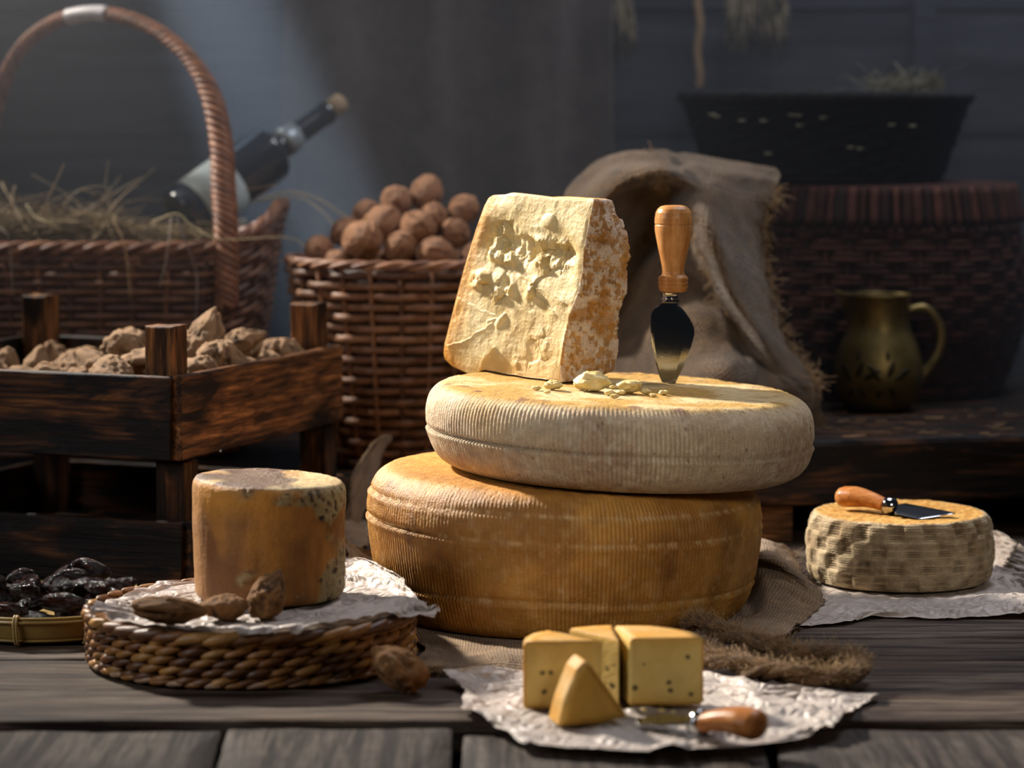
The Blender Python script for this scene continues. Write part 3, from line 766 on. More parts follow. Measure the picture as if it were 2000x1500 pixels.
def oval(cx, cy, prof, zf, sx=1., sy=1., pw=2., ang=0.):
    """prof: s -> half width in metres, zf(theta, s) -> z"""
    def f(th, s):
        c, d = np.cos(th), np.sin(th); k = (np.abs(c)**pw+np.abs(d)**pw)**(-1/pw)
        r = prof(s)*k; x = r*c*sx; y = r*d*sy; ca, sa = math.cos(ang), math.sin(ang)
        X = x*ca-y*sa+cx; Y = x*sa+y*ca+cy
        nx, ny = c*k**.5/sx, d*k**.5/sy; N = norm(np.stack([nx*ca-ny*sa, nx*sa+ny*ca, 0*nx], -1))
        return np.stack([X, Y, zf(th, s)], -1), N
    return f
def liner(parent, f, mat, col, s1=1., inset=.006):  # dark sheet added behind the weave, standing in for shade in its gaps
    th = np.linspace(0, 2*np.pi, 96, endpoint=False); rows = []
    for s in np.linspace(0, s1, 10):
        P, N = f(th, np.full(96, s)); rows.append(P-N*inset)
    for s in np.linspace(s1, 0, 10):
        P, N = f(th, np.full(96, s)); rows.append(P-N*(inset+.002))
    return Geo().grid(np.stack(rows), wv=True, C=col).build('inner_wall', mat, parent)
def base_disk(parent, f, s, mat, name='base', col=None, t=.004):
    th = np.linspace(0, 2*np.pi, 72, endpoint=False); P, N = f(th, np.full(72, s)); c = P.mean(0)
    rows = [c+(P-c)*k for k in (.02, .95)]+[P+np.array([0, 0, t])*0]; up_ = [(r+np.array([0, 0, t])) for r in rows[::-1]]
    return Geo().grid(np.stack(rows+up_), wv=True, C=col or WC[0], caps=True).build(name, mat, parent)

# walnut basket
wb = thing('wicker_basket', 'round brown wicker basket heaped with walnuts, behind the stack', 'basket', (-.135, .70, .05))
cx, cy = aty(792, 500, .705)[0], .705
wb.location = (cx, cy, .05); WL = np.array([cx, cy, .05])
fW = oval(0, 0, lambda s: .100+.034*s, lambda th, s: s*.225)
wicker(wb, fW, 24, 19, .0040, .0026, .0044, WICKER, [H('744d34'), H('8c6244'), H('593a28'), H('7c563c')], 5, segk=8, stake_r=.0025)
rim(wb, lambda th: fW(th, np.full(len(th), 1.025)), .0048, 1100, WICKER, [H('8a6048'), H('9c7052'), H('6e4a36')], 2, 11)
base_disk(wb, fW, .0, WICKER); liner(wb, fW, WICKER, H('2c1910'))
WALN = [(776, 398, 64, .70, 'walnut high on the pile, left of the topmost walnut'),
        (828, 388, 70, .71, 'topmost walnut of the pile in the wicker basket'),
        (846, 420, 66, .70, 'walnut directly below the topmost walnut of the pile'),
        (818, 444, 76, .665, 'large pale walnut in the middle of the pile'),
        (902, 409, 62, .70, 'upper right walnut of the pile, standing apart from the top one'),
        (889, 456, 62, .665, 'lower right walnut of the pile beside the cheese wedge'),
        (713, 425, 62, .70, 'walnut on the upper left slope of the pile, partly hidden'),
        (745, 434, 78, .68, 'large round walnut on the upper left slope of the pile'),
        (677, 452, 62, .69, 'walnut on the left slope above the low left walnut'),
        (707, 473, 84, .64, 'biggest front walnut at the left of the pile'),
        (630, 484, 64, .68, 'leftmost walnut resting low beside the basket rim'),
        (778, 482, 66, .625, 'front walnut at the rim in the middle of the basket'),
        (851, 494, 66, .615, 'front walnut at the rim right of the middle'),
        (668, 503, 48, .63, 'half hidden small walnut behind the basket rim at the left')]
def walnut_mesh(seed):
    th = np.linspace(0, np.pi, 44); ph = np.linspace(0, 2*np.pi, 88, endpoint=False)
    D = np.stack([np.sin(th)[:, None]*np.cos(ph), np.sin(th)[:, None]*np.sin(ph), np.broadcast_to(np.cos(th)[:, None], (44, 88))], -1)
    seam = np.exp(-(D[..., 0]/.07)**2)*.07-.04*np.exp(-((np.abs(D[..., 0])-.14)/.06)**2)
    r = 1+seam+.045*ridged(D*np.array([1.6, 1.6, .8]), 1.7, 3, seed)+.03*fbm(D, 3, 3, seed+3)+.10*np.clip(D[..., 2], .8, 1)-.08
    P = D*r[..., None]*np.array([.95, .93, 1.06])*.5
    C = mixc(H('7c5034'), H('b98660'), sst(-.4, .5, ridged(D*np.array([1.6, 1.6, .8]), 1.7, 3, seed)))
    return Geo().grid(P, wv=True, C=C)
wm = [walnut_mesh(k*7) for k in range(4)]
first = {}
def place_walnut(k, loc, dia, lab):
    if k % 4 not in first:
        o = wm[k % 4].build('walnut', SHELL); first[k % 4] = o
    else:
        o = first[k % 4].copy(); S.collection.objects.link(o)
    o.location = loc; o.scale = (dia,)*3; o.rotation_euler = (random.uniform(.6, 2.4), random.uniform(-.7, .7), random.uniform(0, 6))
    tag(o, lab, 'walnut', 'walnuts heaped in the wicker basket')
for k, (u, v, d, y, lab) in enumerate(WALN):
    p = aty(u, v, y); place_walnut(k, p, d/FPX*(y+2.53)*.97, lab)
# handled basket on the left
hb = thing('handled_basket', 'large rectangular wicker basket with tall arched handle, filled with hay', 'basket', (-.46, .82, .05))
HC = np.array([aty(165, 460, .80)[0], .84, .05]); hb.location = HC
zr = lambda th, s: s*(.252+.045*sst(.55, 1.0, np.cos(th))+.02*sst(.55, 1., -np.cos(th)))
fH = oval(0, 0, lambda s: .185+.045*s, zr, 1., .70, 4.5)
wicker(hb, fH, 40, 25, .0038, .0026, .0038, WICKER, [H('603d28'), H('785037'), H('4b2f20'), H('6c462e')], 15, segk=6, stake_r=.0028, s1=.94)
rim(hb, lambda th: fH(th, np.full(len(th), .97)), .0068, 1300, WICKER, [H('74492e'), H('5c3621'), H('84573a')], 2, 20)
rim(hb, lambda th: (fH(th, np.full(len(th), .925))), .005, 1100, WICKER, [H('4a2b1b'), H('5b3521'), H('6a4029')], 5, 26, 'border_braid')
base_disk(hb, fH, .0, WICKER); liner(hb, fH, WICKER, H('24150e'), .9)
hp = [aty(u, v, y)-HC for u, v, y in [(443, 600, .690), (443, 520, .690), (441, 430, .692), (436, 360, .700), (432, 280, .715), (413, 190, .735), (375, 120, .755), (318, 68, .78), (250, 36, .80), (175, 27, .82), (105, 45, .84), (45, 92, .86), (5, 165, .88), (-20, 260, .90), (-30, 360, .92), (-32, 470, .935), (-32, 560, .94)]]
hpp = spline(hp, 420); n = len(hpp); tt = np.linspace(0, 1, n)
rr = interp(tt, [(0, .0125), (.2, .013), (.3, .0115), (.38, .0085), (.5, .0080), (.7, .0085), (1, .012)])
g = Geo(); T = norm(np.gradient(hpp, axis=0)); Bv = norm(np.cross(T, (0, 1, 0))); Yv = np.cross(Bv, T)
tube(g, hpp, rr*.75, 10, C=H('6b4126'), up=(0, 1, 0))
for k in range(5):
    ph = tt*95*2*np.pi/5+2*np.pi*k/5
    Q = hpp+(rr*.8)[:, None]*(np.cos(ph)[:, None]*Bv+np.sin(ph)[:, None]*Yv)
    tube(g, Q, rr*.34, 6, C=[H('7a4c30'), H('88583a'), H('693f27')][k % 3], up=(0, 1, 0))
hd = g.build('handle', WICKER, hb)
g = Geo(); i0, i1 = int(.535*n), int(.60*n)
tube(g, hpp[i0:i1], rr[i0:i1]*1.22, 16, C=(1, 1, 1), up=(0, 1, 0)); g.build('tape_wrap', plain('pale_tape', H('a8a4a6'), .4), hd)['label'] = 'pale tape wrapped round the top of the handle'

def straw(g, n, cen, ext, L, r, seed, cols, lift=.5, curve=.5, flatz=.5):
    rg = np.random.default_rng(seed)
    for k in range(n):
        p = np.array(cen)+rg.uniform(-1, 1, 3)*np.array(ext); a = rg.uniform(0, 6.28); e = rg.uniform(-.25, lift)
        d = np.array([math.cos(a), math.sin(a), e*flatz]); l = L*rg.uniform(.35, 1.3); b = norm(rg.normal(0, 1, 3))*rg.uniform(.1, 1)*curve; b[2] = abs(b[2])*.3-.25*curve*rg.uniform(0, 1)
        t = np.linspace(-.5, .5, 8)[:, None]
        tube(g, p+d*l*t+b*l*(t*t)*1.2, r*rg.uniform(.6, 1.3), 4, C=cols[rg.integers(len(cols))], flat=.4)
HY = [H('7a664a'), H('8f7a58'), H('5e4d36'), H('a08c68')]
g = Geo()
t8 = oval(0, 0, lambda s: .205*s, lambda th, s: .205+.03*(1-s), 1., .68, 4.5)
th = np.linspace(0, 2*np.pi, 60, endpoint=False); rings = []
for s in np.linspace(.02, 1, 16):
    P, _ = t8(th, np.full(60, s)); P[:, 2] += .012*fbm(P, 22, 3, 5); rings.append(P)
g.grid(np.stack(rings[::-1]), wv=True, C=H('4c412e'), caps=True)
straw(g, 1100, (-.02, 0, .255), (.185, .125, .014), .085, .0011, 4, HY, .5, .8)
straw(g, 420, (-.08, -.06, .270), (.12, .05, .014), .080, .0011, 5, HY, 1.0, .9); straw(g, 60, (-.08, -.06, .285), (.13, .05, .014), .09, .0013, 6, HY, 1.6, 1.1)
hay = g.build('hay', HAY); hay.location = HC; tag(hay, 'dry hay filling the handled basket', 'hay', kind='stuff')
# long loose straws over the rim
def strand(name, pts, r, lab, col='8d8064'):
    P = spline([aty(*q) for q in pts], 60); g = Geo(); tube(g, P, np.linspace(r, r*.6, 60), 6, C=H(col), flat=.5)
    o = g.build(name, HAY, origin=P[0]); return tag(o, lab, 'straw', 'long straws from the handled basket')
strand('straw_stalk', [(300, 432, .655), (345, 418, .66), (372, 440, .655), (410, 462, .65), (450, 468, .65), (560, 464, .66), (600, 484, .66)], .0021, 'long pale straw lying level along the basket rim towards the walnuts', '9a8b6a')
strand('straw_stalk', [(500, 395, .80), (560, 375, .78), (620, 388, .76), (670, 420, .74), (700, 440, .72)], .0022, 'long straw arching from the handled basket to the walnuts, upper one')
strand('straw_stalk', [(505, 392, .81), (580, 385, .79), (625, 410, .77), (655, 445, .75), (662, 470, .75)], .0018, 'long straw arching from the handled basket, lower one')
strand('straw_stalk', [(335, 425, .665), (330, 470, .655), (322, 520, .655), (312, 560, .655)], .0012, 'thin straw hanging down the basket front, left one of the pair', '857a70')
strand('straw_stalk', [(345, 425, .665), (362, 470, .655), (385, 540, .655), (380, 640, .655)], .0022, 'wide dull straw hanging down the basket front, right one of the pair', '6a5d58')
strand('straw_stalk', [(222, 430, .665), (240, 470, .655), (250, 520, .655), (254, 580, .655)], .0016, 'straight tan straw hanging down the middle of the basket front', '957a55')
strand('straw_stalk', [(-10, 440, .665), (15, 460, .655), (22, 510, .655), (24, 580, .655)], .0016, 'straw hanging down the basket front at the picture edge', '6f6557')
for q, (pts, c, lab) in enumerate([([(75, 440, .70), (95, 385, .70), (112, 350, .70), (125, 320, .70)], '857055', 'tall curved straw sticking up at the left of the hay'),
        ([(120, 425, .70), (130, 395, .70), (160, 370, .70), (200, 365, .70), (225, 385, .70)], '7d6f55', 'arched straw loop standing up in the middle of the hay'),
        ([(52, 400, .70), (70, 425, .69), (100, 435, .68), (118, 438, .68)], 'a09672', 'pale broken straw slanting at the left front of the hay'),
        ([(208, 400, .70), (206, 360, .70), (212, 315, .70)], '6a6054', 'thin upright straw behind the middle of the hay'),
        ([(480, 372, .78), (520, 364, .78), (545, 362, .78)], '7a5c45', 'short brown straw pointing right beside the bottle')]):
    strand('straw_stalk', pts, .0016, lab, c)

# bottle lying in the hay
b0 = aty(352, 425, .80); b1 = aty(668, 198, .93); ax = norm(b1-b0); BL = np.linalg.norm(b1-b0)
bot = thing('wine_bottle', 'dark corked bottle with pale label leaning in the handled basket', 'bottle', tuple(b0))
Mb = frame(ax); Rb3 = np.stack([Mb[:, 1], Mb[:, 2], Mb[:, 0]], 1)
def bl(prof, name, mat, res=None, sweep=None):
    g = Geo(); lathe(g, prof, 48, res=res); V = g.v[0] @ Rb3.T; g.v[0] = V
    return g.build(name, mat, bot)
k = BL/.276; KB = k
bl(rprof([(.0, .004), (.028, .0), (.034, .006), (.035, .03), (.035, .13), (.033, .145), (.024, .160*k), (.0155, .172*k), (.0140, .23*k), (.0140, .252*k), (.0, .252*k)], 6)[:, :], 'glass_body', GLASS_DARK)
bl([(.0352, .022), (.0358, .022), (.0358, .078), (.0352, .078)], 'label_paper', LABELM)['label'] = 'pale paper label round the bottle body'
bl([(.0150, .172*k), (.0182, .172*k), (.0185, .180*k), (.0162, .196*k), (.0150, .196*k)], 'foil_band', FOIL)['label'] = 'pale foil band on the bottle neck'
bl([(.0, .250*k), (.0118, .250*k), (.0120, .274*k), (.0105, .276*k), (.0, .276*k)], 'cork', CORK)

# ------------------------------------------------------------------ crates
e1 = norm(np.array([.364, .931, 0])); e2 = norm(np.array([-.918, .396, 0])); up3 = np.array([0, 0, 1.])
e2 = norm(e2-e1*np.dot(e1, e2))
def crate(name, c0, zb, zs, zt, Lr, Ll, lab, mats, seed, floor_z, posts):
    """c0: front corner; side boards zs..zt, posts from zb to posts"""
    c0 = np.array([c0[0], c0[1], 0.])
    t = thing(name, lab, 'crate', (c0[0], c0[1], zb)); T0 = Matrix.Translation(-Vector(t.location))
    def put(o, M): o.parent = t; o.matrix_parent_inverse = T0; o.matrix_basis = M
    tk = .010
    def side(p, d, nrm, L, sd, mat):
        m = p+d*L/2
        Rm = np.stack([d, np.cross(up3, d), up3], 1)
        put(board('side_board', L, zt-zs, tk, mat, None, Matrix.Identity(4), sd, .0014, .0016, 120, 10), mat4(Rm, (m[0], m[1], zs)))
    inn = e1*.005; in2 = e2*.005
    side(c0+in2*0+e2*.0, e1, None, Lr, seed, mats[0])                 # right side
    side(c0+e1*.0+e2*.006, e2, None, Ll-.012, seed+1, mats[1]) if False else side(c0+e2*.0055-e1*.0002, e2, None, Ll-.011, seed+1, mats[1])
    side(c0+e1*(Lr)+e2*.0055, e2, None, Ll-.011, seed+2, mats[1])
    side(c0+e2*Ll, e1, None, Lr, seed+3, mats[1])
    ps = .034
    for a, b in ((0, 0), (1, 0), (0, 1), (1, 1)):
        c = c0+e1*(.006+ps/2+a*(Lr-ps-.012))+e2*(.006+ps*.5+b*(Ll-ps-.012))
        Rm = np.stack([up3, e2, e1], 1)
        Rm[:, 2] = np.cross(Rm[:, 0], Rm[:, 1])
        o = board('post', posts-zb, ps*.9, ps*.9, mats[2], None, Matrix.Identity(4), seed+5+a+2*b, .0010, .0018, 60, 5)
        q = c-Rm[:, 2]*ps*.45
        put(o, mat4(Rm, (q[0], q[1], (posts+zb)/2)))
    # bottom boards
    nb = 5
    for k in range(nb):
        w = (Ll-.03)/nb-.006; q = c0+e1*Lr/2+e2*(.015+(w+.006)*k)
        Rm = np.stack([e1, np.cross(e2, e1), e2], 1)
        put(board('bottom_board', Lr-.024, w, .005, mats[1], None, Matrix.Identity(4), seed+12+k, .0006, .001, 40, 4), mat4(Rm, (q[0]+e2[0]*.0, q[1], floor_z)))
    return t
cu = aty(345, 735, .118)
cr_up = crate('wooden_crate', (cu[0], .118), .1215, .1225, .2035, .362, .372, 'burnt wooden crate full of dried figs, upper of the two stacked crates', (WOOD_BURNT, WOOD_DARK, WOOD_BURNT), 31, .127, .2495)
cr_lo = crate('wooden_crate', (cu[0]+.009, .118), .0018, .0018, .064, .362, .372, 'empty dark burnt crate at the bottom of the crate stack', (WOOD_DARK, WOOD_DARK, WOOD_DARK), 61, .0085, .1192)
# staples at the front corner
for (u, v, u2, v2) in [(357, 752, 360, 775), (357, 800, 361, 830), (415, 835, 428, 880), (356, 850, 360, 872), (572, 800, 578, 840)]:
    ya = .118+(u-345)/315*.337-.006; a, b = aty(u, v, ya), aty(u2, v2, ya+.002); g = Geo(); tube(g, spline([a+e1*.004, a, b, b+e1*.004], 14), .0008, 5); g.build('staple', STEEL_DARK, cr_up, origin=cr_up.location)


def sphere_dirs(n=40, m=64):
    th = np.linspace(0, np.pi, n); ph = np.linspace(0, 2*np.pi, m, endpoint=False)
    return np.stack([np.sin(th)[:, None]*np.cos(ph), np.sin(th)[:, None]*np.sin(ph), np.broadcast_to(np.cos(th)[:, None], (n, m))], -1)
def fig_mesh(seed, cols=('6f4c33', 'b48f68')):
    D = sphere_dirs(); wr = ridged(D*np.array([1, 1, .35]), 2.3, 4, seed)
    r = 1+.17*wr+.22*fbm(D, 1.3, 3, seed+2)+.06*ridged(D, 6, 2, seed+5); r *= 1-.35*np.exp(-((D[..., 2]+.2)/.12)**2)*sst(.1, .8, fbm(D, 1, 2, seed+9)+.3)
    P = D*r[..., None]*np.array([.56, .46, .36])
    tip = sst(.55, 1, D[..., 0]); P = P+np.array([.16, 0, .05])*tip[..., None]; P[..., 1] *= 1-.55*tip; P[..., 2] *= 1-.4*tip
    C = mixc(H(cols[0]), H(cols[1]), sst(-.5, .6, wr))
    return Geo().grid(P, wv=True, C=C)
fg = [fig_mesh(k*5+1, ('5a4028', 'a3805c')) for k in range(4)]; fg_n = [fig_mesh(k*5+2, ('54371f', 'a0713f')) for k in range(4)]
firstf = {}
def place_fig(pool, tagk, k, loc, size, rotv, lab, grp, sc=(1, 1, 1)):
    key = (tagk, k % 4)
    if key not in firstf: o = pool[k % 4].build('dried_fig', FIG); firstf[key] = o
    else: o = firstf[key].copy(); S.collection.objects.link(o)
    o.location = loc; o.scale = tuple(size*s for s in sc); o.rotation_euler = rotv
    tag(o, lab, 'dried fig', grp); return o
FG = [(408, 672, .070, .30, (0, -1.15, .4), 'tall dried fig standing on end right of the front crate post'),
      (443, 698, .062, .26, (.3, .1, .8), 'wide dried fig in the crate below the tall standing one'),
      (478, 684, .056, .34, (.2, -.4, .3), 'dried fig just right of and behind the tall standing one'),
      (470, 716, .056, .24, (.1, .2, 2.6), 'dried fig with dark edge low at the crate side board'),
      (515, 706, .060, .33, (.5, .0, .2), 'dried fig between the wide one and the small far one'),
      (547, 684, .054, .40, (.1, .1, .1), 'small light dried fig at the far right of the crate'),
      (392, 722, .055, .21, (.4, .3, 1.2), 'dried fig close behind the front crate post, right side'),
      (262, 716, .062, .24, (.2, .2, 3.0), 'dried fig close behind the front crate post, left side'),
      (245, 680, .062, .34, (.1, .5, .6), 'pale dried fig at the back of the crate left of the post'),
      (258, 664, .052, .40, (.6, .1, 2.0), 'highest dried fig left of the front crate post'),
      (225, 725, .060, .22, (.1, -.2, 2.2), 'dried fig lowest before the left side board'),
      (192, 722, .058, .27, (.2, -.7, 2.9), 'leftmost upright dried fig with curled edge in the crate'),
      (170, 738, .050, .24, (.3, .0, .5), 'leftmost small dried fig barely above the crate board')]
for k, (u, v, sz, y, ro, lab) in enumerate(FG):
    y = max(y, .118+max(u-345, 0)/315*.337+.050) if u > 345 else max(y, .118+(345-u)/6000+.055)
    place_fig(fg, 'c', k, aty(u, v+6, y), sz*.68, ro, lab, 'dried figs in the upper crate', (1, 1, 1.15))
# ------------------------------------------------------------------ tray, paper and drum cheese
c = atz(492, 1350, 0); TX = aty(492, 1300, -.214)[0]; TY = -.213
tray = thing('woven_tray', 'round golden straw tray under the drum-shaped cheese', 'tray', (TX, TY, .0008))
TR = .1335
fT = oval(0, 0, lambda s: TR-.001+.0*s, lambda th, s: .001+s*.040)
SC = [H('6e4520'), H('8f6230'), H('5a3618'), H('a3763c')]
g = Geo(); rg = np.random.default_rng(3)
for i in range(5):                                            # slanting flat straws, row on row
    n = 46
    for j in range(n):
        t0 = 2*np.pi*(j+.5*(i % 2))/n+rg.normal(0, .01); sp_ = 2*np.pi/n*1.55
        t = np.linspace(-.5, .5, 9); th = t0+t*sp_; z = .0045+i*.0078+.0026*np.sin(t*np.pi)+rg.normal(0, .0003)
        P, N = fT(th, np.zeros(9)); P[:, 2] = z+.001; off = .0032*np.cos(t*np.pi*1.1)-.0008
        tube(g, P+N*off[:, None], (.0036*(1-.75*np.abs(t*2)**2.2))*rg.uniform(.85, 1.15), 6, C=SC[rg.integers(4)], flat=1.05, up=(0, 0, 1))
g.grid(np.stack([fT(np.linspace(0, 2*np.pi, 120, endpoint=False), np.full(120, s))[0] - fT(np.linspace(0, 2*np.pi, 120, endpoint=False), np.zeros(120))[1]*.002 for s in (0, 1.)]), wv=True, C=H('2c1b0e'))
g.build('woven_wall', STRAW_BRAID, tray)
rg = np.random.default_rng(8); g = Geo()
for j in range(38):                                           # broad wrapped rim straws
    t = np.linspace(-.5, .5, 11); th = 2*np.pi*j/38+t*2*np.pi/38*1.8; P, N = fT(th, np.zeros(11)); P[:, 2] = .0405+.0030*t*2
    tube(g, P+N*(.0034*np.cos(t*2.6)+.0004)[:, None], .0046*(1-.6*np.abs(t*2)**3)*rg.uniform(.9, 1.1), 7, C=SC[rg.integers(4)])
g.build('rim', STRAW_BRAID, tray)
g = Geo()
for j in range(52):
    t = np.linspace(-.5, .5, 7); th = 2*np.pi*j/52+t*2*np.pi/52*1.3; P, N = fT(th, np.zeros(7)); P[:, 2] = .0035+.0012*t*2
    tube(g, P+N*(.0030*np.cos(t*2.4))[:, None], .0027*(1-.5*np.abs(t*2)**3), 6, C=SC[1] if j % 2 else H('a8876a'))
g.build('foot_braid', STRAW_BRAID, tray)
g = Geo(); th = np.linspace(0, 2*np.pi, 120, endpoint=False); rr_ = []
for s in np.linspace(.01, .985, 40): 
    P = np.stack([TR*s*np.cos(th), TR*s*np.sin(th), np.full(120, .0385+.0012*math.sin(s*40))], -1); rr_.append(P)
lo_ = [P*np.array([1, 1, 0])+np.array([0, 0, .030]) for P in rr_[::-1][:1]]+[rr_[0]*np.array([1, 1, 0])+np.array([0, 0, .030])]
g.grid(np.stack(rr_+lo_)[::-1], wv=True, C=H('70481f'), caps=True); g.build('woven_top', STRAW_BRAID, tray)

PZ = .0445
pp, _ = sheet('wax_paper', [
    pz((300, 1140, PZ+.002), (370, 1135, PZ+.003), (450, 1128, PZ), (560, 1115, PZ+.002), (660, 1092, PZ+.004), (700, 1088, PZ+.010), (735, 1098, PZ+.012)),
    pz((268, 1150, PZ+.006), (350, 1150, PZ), (450, 1145, PZ), (560, 1140, PZ), (660, 1118, PZ), (730, 1105, PZ+.008), (790, 1132, PZ+.010)),
    pz((232, 1166, PZ+.004), (330, 1172, PZ), (440, 1172, PZ), (560, 1170, PZ), (670, 1152, PZ), (750, 1150, PZ+.003), (808, 1165, PZ+.006)),
    pz((200, 1180, PZ+.008), (300, 1188, PZ), (430, 1196, PZ), (560, 1196, PZ), (680, 1185, PZ), (770, 1176, PZ+.003), (835, 1180, PZ+.007)),
    pz((178, 1184, PZ+.012), (290, 1204, PZ+.002), (420, 1222, PZ), (550, 1226, PZ), (670, 1212, PZ), (770, 1198, PZ), (858, 1188, PZ+.004)),
    pz((176, 1216, PZ-.002), (280, 1218, PZ+.003), (400, 1236, PZ+.002), (540, 1240, PZ+.001), (660, 1228, PZ+.001), (760, 1210, PZ+.001), (846, 1200, PZ+.002))],
    PAPER, 220, 260, crumple=.0030, cs=60, soft=.0018, ss=18, seed=12, ragged=.005, thick=.00025)
me = pp.data; co = np.zeros(len(me.vertices)*3); me.vertices.foreach_get('co', co); co = co.reshape(-1, 3)
inside = np.hypot(co[:, 0]-TX, co[:, 1]-TY) < TR+.008
DC = aty(527, 1200, TY+.028); DX, DY, DR = DC[0], TY+.028, .0635
co[:, 2] = np.where(inside, np.maximum(co[:, 2], .0438+.0003), co[:, 2])
q = 1-sst(DR-.004, DR+.006, np.hypot(co[:, 0]-DX, co[:, 1]-DY)); co[:, 2] = co[:, 2]*(1-q)+.0444*q
me.vertices.foreach_set('co', co.ravel()); me.update()
tag(pp, 'crumpled pale wax paper on the woven tray under the drum cheese', 'paper')

def drum():
    seg, rows = 620, 300; h = .1015
    prof = rprof([(0, 0), (.04, 0), (.056, .001), (.061, .004), (.0628, .012), (.0632, .04), (.0637, .075), (.0638, .09), (.0620, .098), (.056, .1012), (.03, .1012), (0, .1012)], 10)
    d = np.concatenate([[0], np.cumsum(np.linalg.norm(np.diff(prof, axis=0), axis=1))]); t = np.linspace(0, d[-1], rows)
    prof = np.stack([np.interp(t, d, prof[:, 0]), np.interp(t, d, prof[:, 1])], 1)
    a = np.linspace(0, 2*np.pi, seg, endpoint=False); A = np.broadcast_to(a, (rows, seg))
    r = np.broadcast_to(prof[:, :1], (rows, seg)).copy(); z = np.broadcast_to(prof[:, 1:], (rows, seg)).copy()
    PP = np.stack([r*np.cos(A), r*np.sin(A), z], -1); side = sst(.9, .97, r/.0638); top = (z > .09)*(1-sst(.93, .99, r/.0638))
    x = PP[..., 0]; y = PP[..., 1]
    mold = sst(-.25, .10, fbm(PP, 38, 4, 3)+1.25*sst(.018, .062, x)*(.25+1.2*sst(.068, .1, z)+.9*sst(.05, .01, z)*sst(.03, .06, x))-.75)
    mold = np.clip(np.maximum(mold, sst(.1, .4, fbm(PP, 30, 3, 6)+.9*sst(-.005, .02, x)*sst(.076, .09, z)-.28)), 0, 1)*(1-top*.75)
    dr = side*(.0007*fbm(PP, 40, 4, 8)+.0011*mold*ridged(PP, 170, 3, 9)+.0006*fbm(PP*np.array([1, 1, .25]), 130, 3, 30))
    r = r+dr+side*.0012*fbm(PP, 14, 2, 60)
    z = z+top*(.0011*fbm(PP, 60, 4, 10)+.0006*ridged(PP, 190, 3, 11)*sst(-.01, .01, x+y*.4))-sst(.5, 1, z/h)*x*.045
    P = np.stack([r*np.cos(A), r*np.sin(A), z], -1)
    n = fbm(PP, 26, 4, 13)
    c = mixc(H('82521f'), H('b0762e'), sst(-.4, .3, n)); c = mixc(c, H('5e3a1c'), sst(-.05, .4, fbm(PP*np.array([1, 1, .3]), 60, 3, 15))*.45)
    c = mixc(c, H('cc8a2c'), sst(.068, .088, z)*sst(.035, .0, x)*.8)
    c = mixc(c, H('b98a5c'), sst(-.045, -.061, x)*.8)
    spk, sv = cells(PP, 70, 17); c = mixc(c, H('5b2d16'), np.clip(1-spk/.2, 0, 1)*(sv > .72)*.8); c = mixc(c, H('d9bd8a'), np.clip(1-spk/.13, 0, 1)*(sv < -.75)*.6)
    md = mixc(H('2e2318'), H('9c8a60'), sst(-.2, .5, ridged(PP, 170, 3, 9))); c = mixc(c, md, mold*.95)
    tc = mixc(H('b98d55'), H('d0b683'), sst(-.3, .4, fbm(PP, 40, 4, 19)))
    tc = mixc(tc, H('4a3430'), sst(.0, .22, fbm(PP, 22, 3, 23)-.25*np.abs(x+.01)/.03+.28)*.85)
    tc = mixc(tc, H('c9b98c'), sst(.015, .035, x)*.5)
    c = mixc(c, tc, sst(.0985, .1005, z+x*.045)*1.)
    g = Geo().grid((P+np.array([DX, DY, .0452]))[::-1], wv=True, C=c[::-1], caps=True)
    return tag(g.build('drum_cheese', WAX_AMBER, origin=(DX, DY, .0452)), 'tall drum-shaped amber cheese with mouldy edge, on the tray paper', 'cheese')
drum()

G2 = 'dried figs on the front tray'
place_fig(fg_n, 'n', 0, aty(450, 1212, -.288), .026, (.1, .05, 2.9), 'oblong dried fig lying against the foot of the drum cheese', G2, (1.2, 1, 1))
place_fig(fg_n, 'n', 1, aty(512, 1203, -.284), .031, (.2, -1.0, .5), 'upright wrinkled dried fig before the drum cheese', G2, (1, 1, 1.1))
fo = place_fig(fg_n, 'n', 2, aty(324, 1236, -.322), .034, (0, .1, .1), 'long brown dried fig lying on the paper nearest the tray rim', G2, (1.3, .8, .8))
place_fig(fg_n, 'n', 3, aty(782, 1343, -.355), .036, (.3, -.4, 2.6), 'wrinkled brown dried fig lying on the table beside the tray', None, (1.05, 1, 1.05))

# ------------------------------------------------------------------ dates in a bamboo tray
bx = atz(118, 1262, 0); BXc, BYc = aty(118, 1200, -.075)[0], -.075
BXc -= .010
bt = thing('bamboo_tray', 'shallow round bamboo tray holding dark dates', 'tray', (BXc, BYc, .0005)); BR = .092
g = Geo(); lathe(g, [(BR-.010, .003), (BR-.004, .002), (BR, .006), (BR+.0035, .020), (BR+.003, .0225), (BR+.0005, .0225), (BR-.002, .012), (BR-.010, .006)], 96, res=40, disp=lambda P, a: P)
g.build('outer_band', BAMBOO, bt)
g = Geo(); th = np.linspace(0, 2*np.pi, 160, endpoint=False)
for z, rr0 in ((.0235, BR+.0020), (.0205, BR+.0044), (.0040, BR-.001)): tube(g, np.stack([rr0*np.cos(th), rr0*np.sin(th), np.full(160, z)], -1), .0014, 6, closed=True)
g.build('rim', BAMBOO, bt)
CANE = plain('pale_cane', H('b59a62'), .4)
for k in range(10):
    g = Geo()
    for dd in (-.012, .012):
        a = 2*np.pi*k/10+.18+dd; rc, r2 = math.cos(a), math.sin(a); pts = [(BR-.006, .001), (BR+.002, .002), (BR+.0062, .014), (BR+.0064, .022), (BR+.002, .0262), (BR-.003, .022), (BR-.006, .010)]
        tube(g, spline([(p*rc, p*r2, z) for p, z in pts], 30), .0011, 5)
    g.build('cane_binding', CANE, bt)
g = Geo(); 
